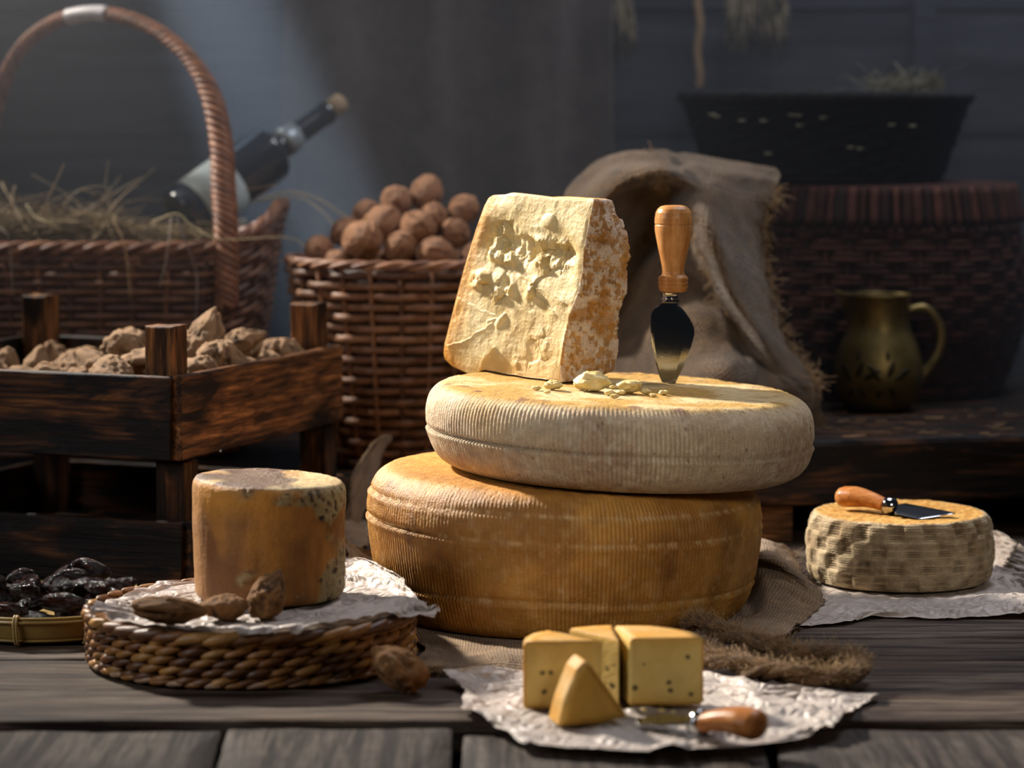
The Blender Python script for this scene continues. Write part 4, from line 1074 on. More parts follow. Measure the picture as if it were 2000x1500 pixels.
for k in range(-9, 10):
    w = math.sqrt(max(0, (BR-.004)**2-(k*.0092)**2)); x = np.linspace(-w, w, 30)
    tube(g, np.stack([x, np.full(30, k*.0092), .0045+.0008*np.cos(x*340+k*np.pi)], -1), .0040, 5, flat=.3); tube(g, np.stack([np.full(30, k*.0092), x, .0045-.0008*np.cos(x*340+k*np.pi)], -1), .0040, 5, flat=.3)
g.build('woven_bottom', BAMBOO, bt)
def date_mesh(seed):
    D = sphere_dirs(40, 72); wr = ridged(D*np.array([.45, 1, 1]), 2.6, 3, seed)
    r = 1+.13*wr+.12*fbm(D, 1.1, 2, seed+1)+.05*ridged(D*np.array([.5, 1, 1]), 5, 2, seed+6)
    P = D*r[..., None]*np.array([.5, .235, .215]); P[..., 0] *= 1
    C = mixc(H('1a0b08'), H('431d13'), sst(-.1, .7, fbm(D, 1.5, 3, seed+4)))
    return Geo().grid(P, wv=True, C=C)
dm = [date_mesh(k*9+2) for k in range(5)]; firstd = {}
DT = [(175, 1112, .043, (.2, .35, .45), -.02, 'topmost glossy date of the heap, tilted down to the right'),
      (168, 1148, .045, (.1, -.1, .1), -.06, 'large level date just under the topmost one'),
      (118, 1130, .036, (.3, -.8, .3), -.03, 'wrinkled date at the upper left shoulder of the heap'),
      (98, 1160, .036, (.5, .6, 1.0), -.055, 'broken date standing on end at the left of the heap'),
      (236, 1150, .040, (.2, .5, .8), -.03, 'reddish date behind the right shoulder of the heap'),
      (232, 1166, .036, (.2, .25, -.4), -.075, 'rounded date at the right front of the heap'),
      (66, 1178, .040, (.1, -.2, .7), -.08, 'date on the left front slope of the heap, second from the left'),
      (52, 1160, .038, (.1, -.2, .0), -.045, 'flat date at the left rim behind the slope'),
      (134, 1186, .043, (.1, .05, .2), -.115, 'big front date in the middle of the tray'),
      (14, 1178, .040, (.2, .3, 1.1), -.08, 'shiny date at the left edge of the picture, upper one'),
      (12, 1206, .038, (.1, .0, .4), -.115, 'date at the left edge of the picture, lower one'),
      (70, 1212, .040, (.3, .1, -.2), -.130, 'date lying against the front bamboo rim at the left'),
      (128, 1226, .036, (.1, .0, .0), -.145, 'low date tucked behind the front rim binding'),
      (170, 1213, .038, (.2, .0, .6), -.118, 'date at the front right next to the wax paper'),
      (293, 1160, .036, (.2, -.35, .2), .000, 'single date at the far right tip of the heap, above the paper'),
      (195, 1180, .038, (.1, .2, -.7), -.09, 'date half hidden between the big front date and the paper')]
for k, (u, v, L, ro, y, lab) in enumerate(DT):
    if k % 5 not in firstd: o = dm[k % 5].build('date', DATE); firstd[k % 5] = o
    else: o = firstd[k % 5].copy(); S.collection.objects.link(o)
    p = aty(u, v, y); o.location = p; o.scale = (L*.84, L*.84, L*.84); o.rotation_euler = ro; tag(o, lab, 'date', 'dates heaped in the bamboo tray')
# ------------------------------------------------------------------ right cheese, paper and knife
RX, RY, RRr, RH = aty(1757, 1080, .145)[0], .147, .0905, .066
def basket_cheese():
    seg, rows = 1100, 230
    prof = rprof([(0, 0), (.06, 0), (.079, .001), (.085, .005), (.0885, .016), (.0895, .032), (.0885, .047), (.0865, .057), (.0835, .0635), (.078, .0662), (.05, .066), (0, .066)], 10)
    d = np.concatenate([[0], np.cumsum(np.linalg.norm(np.diff(prof, axis=0), axis=1))]); t = np.linspace(0, d[-1], rows)
    prof = np.stack([np.interp(t, d, prof[:, 0]), np.interp(t, d, prof[:, 1])], 1)
    a = np.linspace(0, 2*np.pi, seg, endpoint=False); A = np.broadcast_to(a, (rows, seg))
    r = np.broadcast_to(prof[:, :1], (rows, seg)).copy(); z = np.broadcast_to(prof[:, 1:], (rows, seg)).copy()
    PP = np.stack([r*np.cos(A), r*np.sin(A), z], -1); side = sst(.88, .95, r/.0895); top = (z > .06)*(1-sst(.90, .96, r/.0895))
    W2 = fbm(PP, 30, 3, 2)
    ncol = 34; ci = A/(2*np.pi)*ncol+.28*W2; ri = z/.0162+.22*fbm(PP, 30, 3, 5)
    ck = (np.floor(ci)+np.floor(ri)) % 2; fu = (ci % 1)-.5; fv = (ri % 1)-.5
    pillow = (1-(np.abs(fu)*2)**3)*(1-(np.abs(fv)*2)**3)
    fine = np.cos(z*2*np.pi/.0023+2.2*W2)
    dr = side*np.where(ck > 0, -.0030*pillow+.00100*fine*(.3+.7*pillow), .0010*pillow+.00062*fine)+side*(.0007*fbm(PP, 120, 4, 7)+.0010*fbm(PP, 14, 2, 9))
    r = r+dr
    z = z+top*(.0009*fbm(PP, 220, 3, 11)+.001*fbm(PP, 40, 3, 12)-.0014*(1-sst(.75, .9, r/.0895)))
    P = np.stack([r*np.cos(A), r*np.sin(A), z], -1)
    c = mixc(H('a8916f'), H('cdb996'), sst(-.4, .4, fbm(PP, 30, 4, 14)))
    c = mixc(c, H('5f4830'), side*(.30+.45*(ck > 0)*pillow)*sst(.1, -.5, fine)); c = mixc(c, H('7a6248'), side*(ck > 0)*pillow*.13); c = mixc(c, H('c9b99a'), sst(.1, .5, fbm(PP, 160, 3, 16))*.4)
    sp_, sv = cells(PP, 60, 18); c = mixc(c, H('4d3a45'), np.clip(1-sp_/.35, 0, 1)*(sv > .75)*.6)
    tc = mixc(H('ba8540'), H('d5a960'), sst(-.4, .4, fbm(PP, 200, 3, 20)+.3*fbm(PP, 30, 2, 21)))
    c = mixc(c, tc, top*(1-sst(.86, .93, r/.0895+.02*fbm(PP, 60, 3, 25))))
    g = Geo().grid((P+np.array([RX, RY, .0042]))[::-1], wv=True, C=c[::-1], caps=True)
    return tag(g.build('round_cheese', RIND_GREY, origin=(RX, RY, .0042)), 'small greyish cheese wheel with basket-weave rind, on wax paper', 'cheese')
basket_cheese()
pr, _ = sheet('wax_paper', [
    pz((1640, 1040, .004), (1700, 1030, .004), (1780, 1025, .004), (1860, 1025, .006), (1925, 1035, .018), (1960, 1040, .040), (2010, 1075, .030)),
    pz((1600, 1080, .004), (1690, 1080, .003), (1780, 1080, .003), (1860, 1080, .003), (1935, 1085, .010), (1990, 1100, .018), (2080, 1120, .012)),
    pz((1590, 1120, .004), (1680, 1125, .003), (1780, 1130, .003), (1870, 1130, .003), (1950, 1125, .006), (2020, 1140, .008), (2100, 1150, .006)),
    pz((1590, 1160, .003), (1680, 1160, .003), (1780, 1165, .003), (1880, 1160, .003), (1960, 1150, .005), (2030, 1160, .009), (2110, 1175, .008)),
    pz((1570, 1195, .002), (1660, 1182, .008), (1740, 1192, .005), (1840, 1178, .008), (1930, 1166, .014), (2030, 1168, .016), (2110, 1180, .014)),
    pz((1545, 1226, .0015), (1640, 1215, .003), (1715, 1200, .004), (1830, 1208, .0015), (1930, 1203, .003), (2030, 1200, .004), (2110, 1205, .003))],
    PAPER, 220, 280, crumple=.0032, cs=60, soft=.0016, ss=20, seed=31, ragged=.003, thick=.00025, floor=.0012)
me = pr.data; co = np.zeros(len(me.vertices)*3); me.vertices.foreach_get('co', co); co = co.reshape(-1, 3)
q = 1-sst(.086, .096, np.hypot(co[:, 0]-RX, co[:, 1]-RY)); co[:, 2] = co[:, 2]*(1-q)+.0028*q
me.vertices.foreach_set('co', co.ravel()); me.update()
tag(pr, 'crumpled grey-white wax paper under the basket-weave cheese', 'paper')

def hand_knife(name, lab, P0, P1, P2, roll, hr, bw, loc, blade_shape, spec_up=(0, 0, 1)):
    """handle from P0 to P1 (world), blade from P1 to P2"""
    t = thing(name, lab, 'knife', tuple(P1)); P0, P1, P2 = [np.array(p) for p in (P0, P1, P2)]
    n = 40; s = np.linspace(0, 1, n)[:, None]; path = P0-P1+(P1-P0)*s
    path = path+np.array([0, 0, 1.])*(.0035*np.sin(s*np.pi))
    rad = hr*interp(s[:, 0], [(0, .25), (.02, .62), (.07, .88), (.16, 1.0), (.35, .98), (.6, .80), (.85, .66), (1, .62)])
    tube(g := Geo(), path, rad, 24, flat=.82); hdl = g.build('handle', BEECH_X, t)
    ax = norm(P2-P1); 
    g = Geo(); tube(g, np.stack([-ax*.001, ax*.002, ax*.009, ax*.011]), [hr*.66, hr*.70, hr*.62, hr*.4], 24); g.build('ferrule', STEEL, t)
    side = norm(np.cross(ax, spec_up)); nr_ = np.cross(side, ax)
    L = np.linalg.norm(P2-P1)-.009
    rows = []
    for q in np.linspace(0, 1, 40):
        lo, hi = blade_shape(q); sL = np.array([0, .06, .2, .8, .94, 1.]); th = np.array([.1, .6, 1, 1, .6, .1])*.0007*(1-.5*q)
        c = ax*(.009+L*q)
        rows.append([c+side*bw*(lo+(hi-lo)*a)+nr_*b for a, b in zip(sL, th)]+[c+side*bw*(lo+(hi-lo)*a)-nr_*b for a, b in zip(sL[::-1], th[::-1])])
    Geo().grid(np.array(rows), wv=True, caps=True).build('blade', STEEL_DARK, t, smooth=False)
    return t
zt = .0042+.066
def bs_r(q): return (-interp(q, [(0, .25), (.1, .5), (.85, .5), (1, .45)]), interp(q, [(0, .25), (.12, .55), (.55, .62), (1, -.40)]))
hand_knife('cheese_knife', 'small knife with wooden handle lying on the basket-weave cheese',
    atz(1638, 968, zt+.012), atz(1730, 984, zt+.0095), atz(1858, 1008, zt+.002), 0, .0125, .028, None, bs_r, (0, -.25, 1))

# ------------------------------------------------------------------ front paper with quartered cheese
FZ = .002
pf, _ = sheet('wax_paper', [
    pz((868, 1306, .012), (930, 1306, .010), (1020, 1312, .005), (1150, 1310, .004), (1280, 1308, .004), (1400, 1318, .006), (1480, 1332, .010), (1560, 1345, .006), (1718, 1352, .006)),
    pz((885, 1330, .006), (950, 1330, .004), (1040, 1335, .003), (1150, 1335, .002), (1280, 1335, .002), (1390, 1345, .003), (1470, 1352, .008), (1560, 1358, .004), (1690, 1365, .006)),
    pz((905, 1352, .003), (960, 1356, .002), (1050, 1362, .002), (1150, 1364, .002), (1280, 1364, .002), (1390, 1370, .002), (1470, 1374, .004), (1570, 1380, .004), (1665, 1385, .006)),
    pz((900, 1378, .006), (970, 1382, .003), (1050, 1390, .002), (1150, 1394, .002), (1280, 1394, .002), (1390, 1396, .002), (1480, 1400, .003), (1560, 1402, .004), (1640, 1405, .007)),
    pz((925, 1384, .010), (985, 1404, .005), (1060, 1416, .002), (1150, 1420, .002), (1270, 1420, .002), (1380, 1422, .002), (1480, 1422, .002), (1560, 1420, .003), (1620, 1420, .006)),
    pz((965, 1412, .004), (1010, 1428, .003), (1080, 1438, .003), (1160, 1444, .002), (1260, 1446, .002), (1370, 1444, .002), (1470, 1440, .002), (1540, 1434, .002), (1590, 1432, .003)),
    pz((1020, 1450, .002), (1060, 1456, .001), (1110, 1460, .001), (1180, 1464, .001), (1270, 1468, .001), (1370, 1462, .001), (1450, 1458, .001), (1520, 1450, .001), (1570, 1442, .001))],
    PAPER, 240, 320, crumple=.0036, cs=60, soft=.0018, ss=20, seed=52, ragged=.004, thick=.00025, floor=.0012)
pf_co = np.zeros(len(pf.data.vertices)*3); pf.data.vertices.foreach_get('co', pf_co); pf_co = pf_co.reshape(-1, 3)
tag(pf, 'large crumpled wax paper at the front edge under the quartered cheese', 'paper')

QX, QY, QR, QH = aty(1199, 1320, -.385)[0], -.375, .0720, .0500
def piece(name, foot, h, z0, lab, seed, rindf, loc=(0, 0), Mrot=None, tilt=None, spots=()):
    P = prism(foot, h, 220, 60, .0016, .0, sm=3, seed=seed)
    rind = rindf(P)                                  # 1 where the rind is
    N = norm(P-P.reshape(-1, 3).mean(0))
    d = .0005*fbm(P, 90, 4, seed)+.0004*fbm(P, 30, 2, seed+3)
    hole, hv = cells(P, 55, seed+5); hm = np.clip(1-hole/.17, 0, 1)*(hv > .35)*(1-rind)
    P = P+N*(d-.0016*hm)[..., None]
    c = mixc(H('d6b766'), H('e2c87c'), sst(-.4, .4, fbm(P, 30, 4, seed+7)))
    edge = np.exp(-np.clip(np.minimum(P[..., 2], h-P[..., 2]), 0, 1)/.005)
    c = mixc(c, H('d29a34'), np.clip(edge, 0, 1)*.8)
    rc = mixc(H('c79038'), H('c9a468'), sst(-.2, .5, fbm(P, 60, 4, seed+9)))
    c = mixc(c, rc, np.clip(rind, 0, 1)); c = mixc(c, H('33241a'), np.clip(hm*1.3, 0, 1)*.9)
    P = P-np.array([*loc, 0]) if False else P
    if Mrot is not None: P = P @ np.asarray(Mrot).T
    P = P+np.array([loc[0], loc[1], 0]); P[..., 2] += z0-P[..., 2].min()
    for q_, r_ in spots:
        c = mixc(c, H('2a1e16'), sst(1.3, .7, np.linalg.norm((P-q_)*np.array([1, .12, 1]), axis=-1)/r_*(1+.3*noise(P, 400, 5)))*.9)
    o = Geo().grid(P, wv=True, C=c, caps=True).build(name, PASTE, origin=(P[..., 0].mean(), P[..., 1].mean(), z0))
    return tag(o, lab, 'cheese')
def sector(a0, a1, r=QR, r0=0.): return [(0, 0)]+[(r*math.cos(R(a)), r*math.sin(R(a))) for a in np.linspace(a0, a1, 24)]
def rim_rind(P):
    return np.clip(sst(.93, .97, np.hypot(P[..., 0], P[..., 1])/QR)+sst(QH-.0012, QH-.0002, P[..., 2])*.9, 0, 1)
QZ = .0045
# left quarter: cut face to the camera
piece('cheese_quarter', sector(138, 182+0), QH, QZ, 'left quarter of the small cut cheese, behind the little upright wedge', 101, rim_rind, (QX-.001-.008, QY-.030)) if False else None
def poly_piece(pts, lab, seed, top, rindedges):
    """pts: px corners on the paper (u,v) of the footprint; rindedges: index pairs that are rind"""
    F = []; kinds = []
    W_ = [atz(u, v, QZ)[:2] for u, v in pts]; n = len(W_); c = np.mean(W_, 0); out = []
    for k in range(n):
        a, b = np.array(W_[k]), np.array(W_[(k+1) % n])
        for s in np.linspace(0, 1, 16, endpoint=False):
            p = a+(b-a)*s
            if k in rindedges: p = p+norm(np.array([(b-a)[1], -(b-a)[0]]))*np.linalg.norm(b-a)*.16*math.sin(s*math.pi)
            out.append(p-c)
    segs = [(np.array(W_[k])-c, np.array(W_[(k+1) % n])-c) for k in rindedges]
    def rf(P):
        m = np.zeros(P.shape[:2])
        for a, b in segs:
            nn = norm(np.array([(b-a)[1], -(b-a)[0]])); q = (P[..., 0]-a[0])*nn[0]+(P[..., 1]-a[1])*nn[1]; m = np.maximum(m, sst(-.0012, .0004, q))
        return np.clip(m+sst(top-.0012, top-.0002, P[..., 2])*.9, 0, 1)
    return piece('cheese_piece', out, top, QZ, lab, seed, rf, tuple(c))
def b2(u, v): return (u, v)
def sector_piece(u, v, a0, a1, r, lab, seed, spots=()):
    A = atz(u, v, QZ); F = [(0., 0.)]+[(r*math.cos(R(a)), r*math.sin(R(a))) for a in np.linspace(a0, a1, 30)]
    rf = lambda P: np.clip(sst(.955, .985, np.hypot(P[..., 0], P[..., 1])/r)+sst(.0515-.0010, .0515-.0001, P[..., 2])*.9, 0, 1)
    return piece('cheese_piece', F, .0515, QZ, lab, seed, rf, (A[0], A[1]), spots=[(aty(a, b, A[1]), q/FPX*2.13) for a, b, q in spots])
sector_piece(1176, 1384, 132, 184, .0600, 'left piece of the cut yellow cheese with dotted cut face', 101, [(1060, 1313, 5), (1076, 1314, 5), (1063, 1350, 5), (1137, 1312, 4), (1112, 1300, 3)])
sector_piece(1209, 1381, 93, 129, .0590, 'middle piece of the cut yellow cheese, set back behind the left one', 111, [(1187, 1312, 5), (1196, 1342, 6), (1200, 1300, 3)])
sector_piece(1229, 1382, 4, 100, .0570, 'right piece of the cut yellow cheese with pale rind on its side', 121, [(1240, 1346, 6), (1307, 1336, 5), (1310, 1352, 5), (1344, 1287, 5), (1350, 1360, 5), (1258, 1300, 3)])
# little wedge standing on its rind
wl = atz(1068, 1420, QZ); wr_ = atz(1214, 1413, QZ)
sc = FPX/((wl[1]-CAM[1])*1.0); Lw = (1214-1068)/sc
foot = [(0, 0), (Lw*.70, .0), (Lw*.95, .0015), (Lw, .006), (Lw*.70, .060*.75), (Lw*.58, .108*.42), (Lw*.40, .045), (Lw*.16, .030), (0.002, .006)]
foot = [(0.0, 0.0), (Lw*.55, 0.0), (Lw, .004), (Lw*.72, .026), (Lw*.46, .0455), (Lw*.38, .0480), (Lw*.26, .042), (Lw*.08, .018)]
Mx = np.array([[1, 0, 0], [0, 0, -1], [0, 1, 0]], float)
ca, sa = math.cos(R(14)), math.sin(R(14)); Mz = np.array([[ca, -sa, 0], [sa, ca, 0], [0, 0, 1]])
def rw(P): return np.clip(sst(.004, .0, P[..., 2]*0+np.abs(P[..., 1]-np.interp(P[..., 0], [0, Lw*.08, Lw*.26, Lw*.38], [0, .018, .042, .048]))*(P[..., 0] < Lw*.42)+(P[..., 0] >= Lw*.42)*1.), 0, 1)
piece('cheese_piece', foot, .030, QZ, 'little yellow cheese wedge standing upright in front of the cut pieces', 131, rw, (wl[0]+.001, wl[1]+.030), Mz @ Mx)
for k, (u, v, s, l) in enumerate([(1292, 1392, .0022, 'tiny cheese crumb on the paper before the right piece'), (1258, 1390, .0018, 'tiny cheese crumb on the paper before the gap'), (1315, 1394, .0015, 'tiny cheese crumb beside the knife handle end')]):
    crumb('cheese_crumb', u, v, s, l, k+40, z=.005, grp='crumbs on the front paper')
def bs_f(q): return (-interp(q, [(0, .2), (.15, .35), (.8, .5), (.95, .3), (1, .05)]), interp(q, [(0, .2), (.15, .35), (.7, .5), (1, .05)]))
hand_knife('cheese_knife', 'short knife with bulbous wooden handle lying on the front paper',
    atz(1492, 1424, .016), atz(1372, 1414, .013), atz(1245, 1406, .006), 0, .0140, .022, None, bs_f, (0, -.35, 1))

# ------------------------------------------------------------------ jute rope
def rope_bundle():
    path = spline(pz((1345, 1228, .014), (1385, 1236, .016), (1440, 1258, .015), (1500, 1276, .013), (1570, 1292, .011), (1630, 1296, .010), (1668, 1306, .009), (1672, 1322, .009), (1640, 1334, .009), (1580, 1334, .009), (1500, 1324, .009), (1440, 1312, .009), (1392, 1300, .009), (1370, 1284, .010)), 420)
    path = path+.003*np.stack([noise(path, 40, 1), noise(path, 40, 2), .4*noise(path, 40, 3)], -1)
    g = Geo(); T = norm(np.gradient(path, axis=0)); U = norm(np.cross(T, (0, 0, 1))); V = np.cross(U, T); t = np.linspace(0, 1, len(path))
    for k in range(4):
        ph = t*15*np.pi/2+2*np.pi*k/4+1.2*noise(path, 35, 9+k); rr = .0058*(1+.4*noise(path, 60, k))
        tube(g, path+(rr*np.cos(ph))[:, None]*U+(rr*.8*np.sin(ph))[:, None]*V, .0044, 8, up=(0, 0, 1))
    o = g.build('jute_rope', ROPEM, origin=(path[0][0], path[0][1], 0)); tag(o, 'fuzzy brown jute rope looped on the table beside the front paper', 'rope')
    g = Geo(); rg = np.random.default_rng(2)
    for k in range(3200):
        i = rg.integers(len(path)); a = rg.uniform(0, 6.28); d = math.cos(a)*U[i]+abs(math.sin(a))*V[i]; p = path[i]+d*.006
        dd = norm(d*rg.uniform(.1, .9)+T[i]*rg.choice([-1, 1])*rg.uniform(.3, 1)+rg.normal(0, .3, 3)); l = rg.uniform(.004, .012); s = np.linspace(0, 1, 5)[:, None]
        tube(g, p+dd*l*s+norm(rg.normal(0, 1, 3))*l*.4*s*s, .00018, 3)
    g.build('loose_fibres', FUZZ, o, origin=(path[0][0], path[0][1], 0))
rope_bundle()

# ------------------------------------------------------------------ right: slab bench, jug, chest, dark basket
bench = thing('slab_bench', 'low bench of thick charred wood under the brass jug', 'bench', (.7, .6, 0))
bl0 = aty(1470, 872, .375); br0 = aty(2060, 854, .450); d_ = norm(np.array([br0[0]-bl0[0], br0[1]-bl0[1], 0])); p_ = np.cross(up3, d_)
def bench_put(o, M): o.parent = bench; o.matrix_parent_inverse = Matrix.Translation(-Vector(bench.location)); o.matrix_basis = M
st = np.array([aty(1486, 872, .375)[0], .375, 0])
for k, (w0, w1) in enumerate([(0, .19), (.193, .40), (.403, .60)]):
    Rm = np.stack([d_, -up3, p_], 1); m = st+d_*.36+p_*w0
    o = board('slab', .76, w1-w0, .070, WOOD_DARK, None, Matrix.Identity(4), 200+k, .0030, .006, 140, 6)
    bench_put(o, mat4(Rm, (m[0], m[1], .0745)))
for a, b in ((.02, .02), (.70, .02), (.02, .55), (.70, .55)):
    q = st+d_*a+p_*b; o = boxgeo(-.022, .022, -.0, .045, .001, .0385).build('leg', WOOD_BURNT, smooth=False); bench_put(o, mat4(np.stack([d_, p_, up3], 1), (q[0], q[1], 0)))
BZ = .1105
g = Geo(); rg = np.random.default_rng(6)
for k in range(60):
    u = rg.uniform(1600, 1990); v = rg.uniform(800, 852); p = atz(u, v, BZ+.002); a = rg.normal(-.35, .5); l = rg.uniform(.006, .028)
    tube(g, np.array([p-np.array([math.cos(a), math.sin(a), 0])*l/2, p, p+np.array([math.cos(a), math.sin(a), .1])*l/2]), rg.uniform(.0006, .0016), 5, C=[H('7a5a3a'), H('a0805a'), H('4d3622')][rg.integers(3)], flat=.5)
o = g.build('wood_splinters', HAY); tag(o, 'loose splinters and straw bits scattered on the bench', 'splinters', kind='stuff')

# jug
jb = atz(1722, 806, BZ); JX, JY = jb[0], jb[1]+.036
jug = thing('brass_jug', 'aged brass jug with leaf relief and curved handle on the bench', 'jug', (JX, JY, BZ)); js = 1/1735.
jp = rprof([(.0, .001), (.028, .0), (.037, .003), (.046, .016), (.0515, .036), (.050, .056), (.0435, .076), (.0365, .092), (.0345, .106), (.0355, .122), (.0375, .131), (.0362, .1305), (.033, .112), (.033, .10), (.040, .07), (.046, .04), (.035, .012), (.0, .008)], 6)
def jd(P, a):
    A = np.broadcast_to(a, P.shape[:2]); z = P[..., 2]; s = np.exp(-((np.abs(((A+np.pi*0) % (2*np.pi))-np.pi)/.28))**2)*sst(.095, .131, z)
    P = P.copy(); P[..., 0] -= s*.012; P[..., 2] += s*.004; return P
body = lathe(Geo(), jp, 96, disp=jd).build('body', BRASS, jug)
g = Geo(); hpth = spline([(.030, 0, .112), (.052, 0, .116), (.068, 0, .100), (.072, 0, .078), (.066, 0, .058), (.052, 0, .040), (.044, 0, .032)], 50)
tube(g, hpth, interp(np.linspace(0, 1, 50), [(0, .0050), (.3, .0048), (.75, .0060), (1, .0085)]), 12, up=(0, 1, 0)); g.build('handle', BRASS, jug)
def jr(z): return np.interp(z, jp[:60, 1], jp[:60, 0])
g = Geo()
def leaf(a0, z0, ang, L, w):
    s = np.linspace(0, 1, 16); t = np.linspace(-1, 1, 7); S_, T_ = np.meshgrid(s, t, indexing='ij'); W3 = w*np.sin(S_*np.pi)**.8
    zz_ = z0+S_*L*math.sin(ang)+T_*W3*math.cos(ang); xx = S_*L*math.cos(ang)-T_*W3*math.sin(ang); R0 = jr(zz_); A = a0+xx/.05
    rr_ = R0+.0014*(1-T_**2)*np.sin(S_*np.pi)**.5-.0003
    g.grid(np.stack([rr_*np.cos(A), rr_*np.sin(A), zz_], -1))
for ac in (R(235), R(275)):
    for (da, z, an, L, w) in [(0, .040, 1.2, .022, .0042), (-.15, .036, 2.2, .018, .0036), (.15, .038, .5, .018, .0036), (-.25, .048, 2.6, .014, .003), (.28, .046, .2, .015, .003), (.05, .030, -1.0, .014, .003), (-.1, .028, -2.2, .014, .003), (0, .058, 1.5, .014, .0028)]: leaf(ac+da, z, an, L, w)
g.build('leaf_relief', BRASS_DARK, jug)['label'] = 'dark raised leaves on the jug belly'

# chest-like lidded basket
KX, KYc = aty(1712, 600, .90)[0], .905
chest = thing('lidded_basket', 'big round dark-red wicker basket with lid, behind the brass jug', 'basket', (KX, KYc, BZ))
CC = [H('3a1f17'), H('48291e'), H('2b1813'), H('502f22')]
fK = oval(0, 0, lambda s: .150+.03*np.sin(np.clip(s, 0, 1)*np.pi*.8), lambda th, s: s*.195+.002)
wicker(chest, fK, 40, 29, .0030, .0024, .0034, WICKER_DARK, CC, 41, stake_r=.0026, name='woven_body', pairs=True)
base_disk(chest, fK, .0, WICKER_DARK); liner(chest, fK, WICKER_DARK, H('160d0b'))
rim(chest, lambda th: fK(th, np.full(len(th), 1.01)), .005, 900, WICKER_DARK, CC, 3, 50)
lid = bpy.data.objects.new('lid', None); S.collection.objects.link(lid); lid.parent = chest; lid.location = (0, 0, .205)
fL = oval(0, 0, lambda s: .172-.012*s, lambda th, s: s*.045+.001)
g = Geo()
for i in range(84):
    t0 = 2*np.pi*i/84; ss = np.linspace(0, 1, 6); P, N = fL(np.full(6, t0), ss); tube(g, P+N*.0015*(1 if i % 3 else 2.4), .0062 if i % 3 else .0040, 6, C=CC[i % 4], up=(0, 1, 0), flat=.6)
g.build('lid_side', WICKER_DARK, lid)
rings = [np.stack([.162*s*np.cos(np.linspace(0, 2*np.pi, 90, endpoint=False)), .162*s*np.sin(np.linspace(0, 2*np.pi, 90, endpoint=False)), np.full(90, .046+.0015*math.sin(s*90)+.003*(1-s*s))], -1) for s in np.linspace(.01, 1, 50)]
Geo().grid(np.stack([rings[0]*np.array([1, 1, 0])+np.array([0, 0, .038]), rings[-1]*np.array([1, 1, 0])+np.array([0, 0, .038])]+rings[::-1])[::1], wv=True, C=CC[0]).build('lid_top', WICKER_DARK, lid)
# dark basket on the lid
DZ = BZ+.205+.0500
db = thing('dark_basket', 'black-brown flared basket with dry grass standing on the lidded basket', 'basket', (KX-.055, KYc-.01, DZ)); DBX = aty(1612, 300, .89)[0]; db.location = (DBX, KYc-.01, DZ)
fD = oval(0, 0, lambda s: .138+.034*s, lambda th, s: s*.098+.001, 1., .82)
DC_ = [H('14171b'), H('1c1e20'), H('23211f'), H('101317')]
wicker(db, fD, 36, 12, .0024, .0024, .0044, plain('black_wicker', H('121418'), .85, spec=.15), DC_, 47, stake_r=.0024)
rim(db, lambda th: fD(th, np.full(len(th), 1.02)), .0060, 900, WICKER_DARK, DC_, 3, 44)
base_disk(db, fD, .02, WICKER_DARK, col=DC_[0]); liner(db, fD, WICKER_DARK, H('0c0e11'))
for (u, v) in [(1390, 224), (1398, 228), (1448, 236), (1490, 236), (1546, 225), (1558, 226), (1606, 230), (1660, 288), (1678, 290), (1740, 244), (1780, 246), (1560, 245), (1500, 300)]:
    p = aty(u, v, KYc-.01-.82*.165+.02*abs(u-1612)/280); g = Geo(); tube(g, np.array([p+np.array([-.004, -.008, 0]), p+np.array([0, -.010, 0]), p+np.array([.004, -.008, 0])]), .0014, 5, C=H('6e6a54'))
    g.build('straw_bit', HAY, db, origin=db.location)['label'] = 'pale straw bit caught in the weave'
g = Geo(); th = np.linspace(0, 2*np.pi, 60, endpoint=False); rings = []
for s in np.linspace(.02, 1, 12):
    P = np.stack([.146*s*np.cos(th), .146*.82*s*np.sin(th), np.full(60, .074)], -1); P[:, 2] += .006*fbm(P, 25, 3, 5); rings.append(P)
g.grid(np.stack(rings[::-1]), wv=True, C=H('35342f'), caps=True)
straw(g, 420, (.02, 0, .096), (.12, .09, .008), .06, .0009, 14, [H('5d5a4a'), H('6d6850'), H('4a473c')], .7, .9)
straw(g, 260, (.11, -.01, .110), (.045, .06, .012), .075, .0008, 15, [H('6d6850'), H('7a745a')], 1.2, 1.)
dg = g.build('dry_grass', HAY); dg.location = db.location; tag(dg, 'dry grass sticking out of the dark basket', 'grass', kind='stuff')

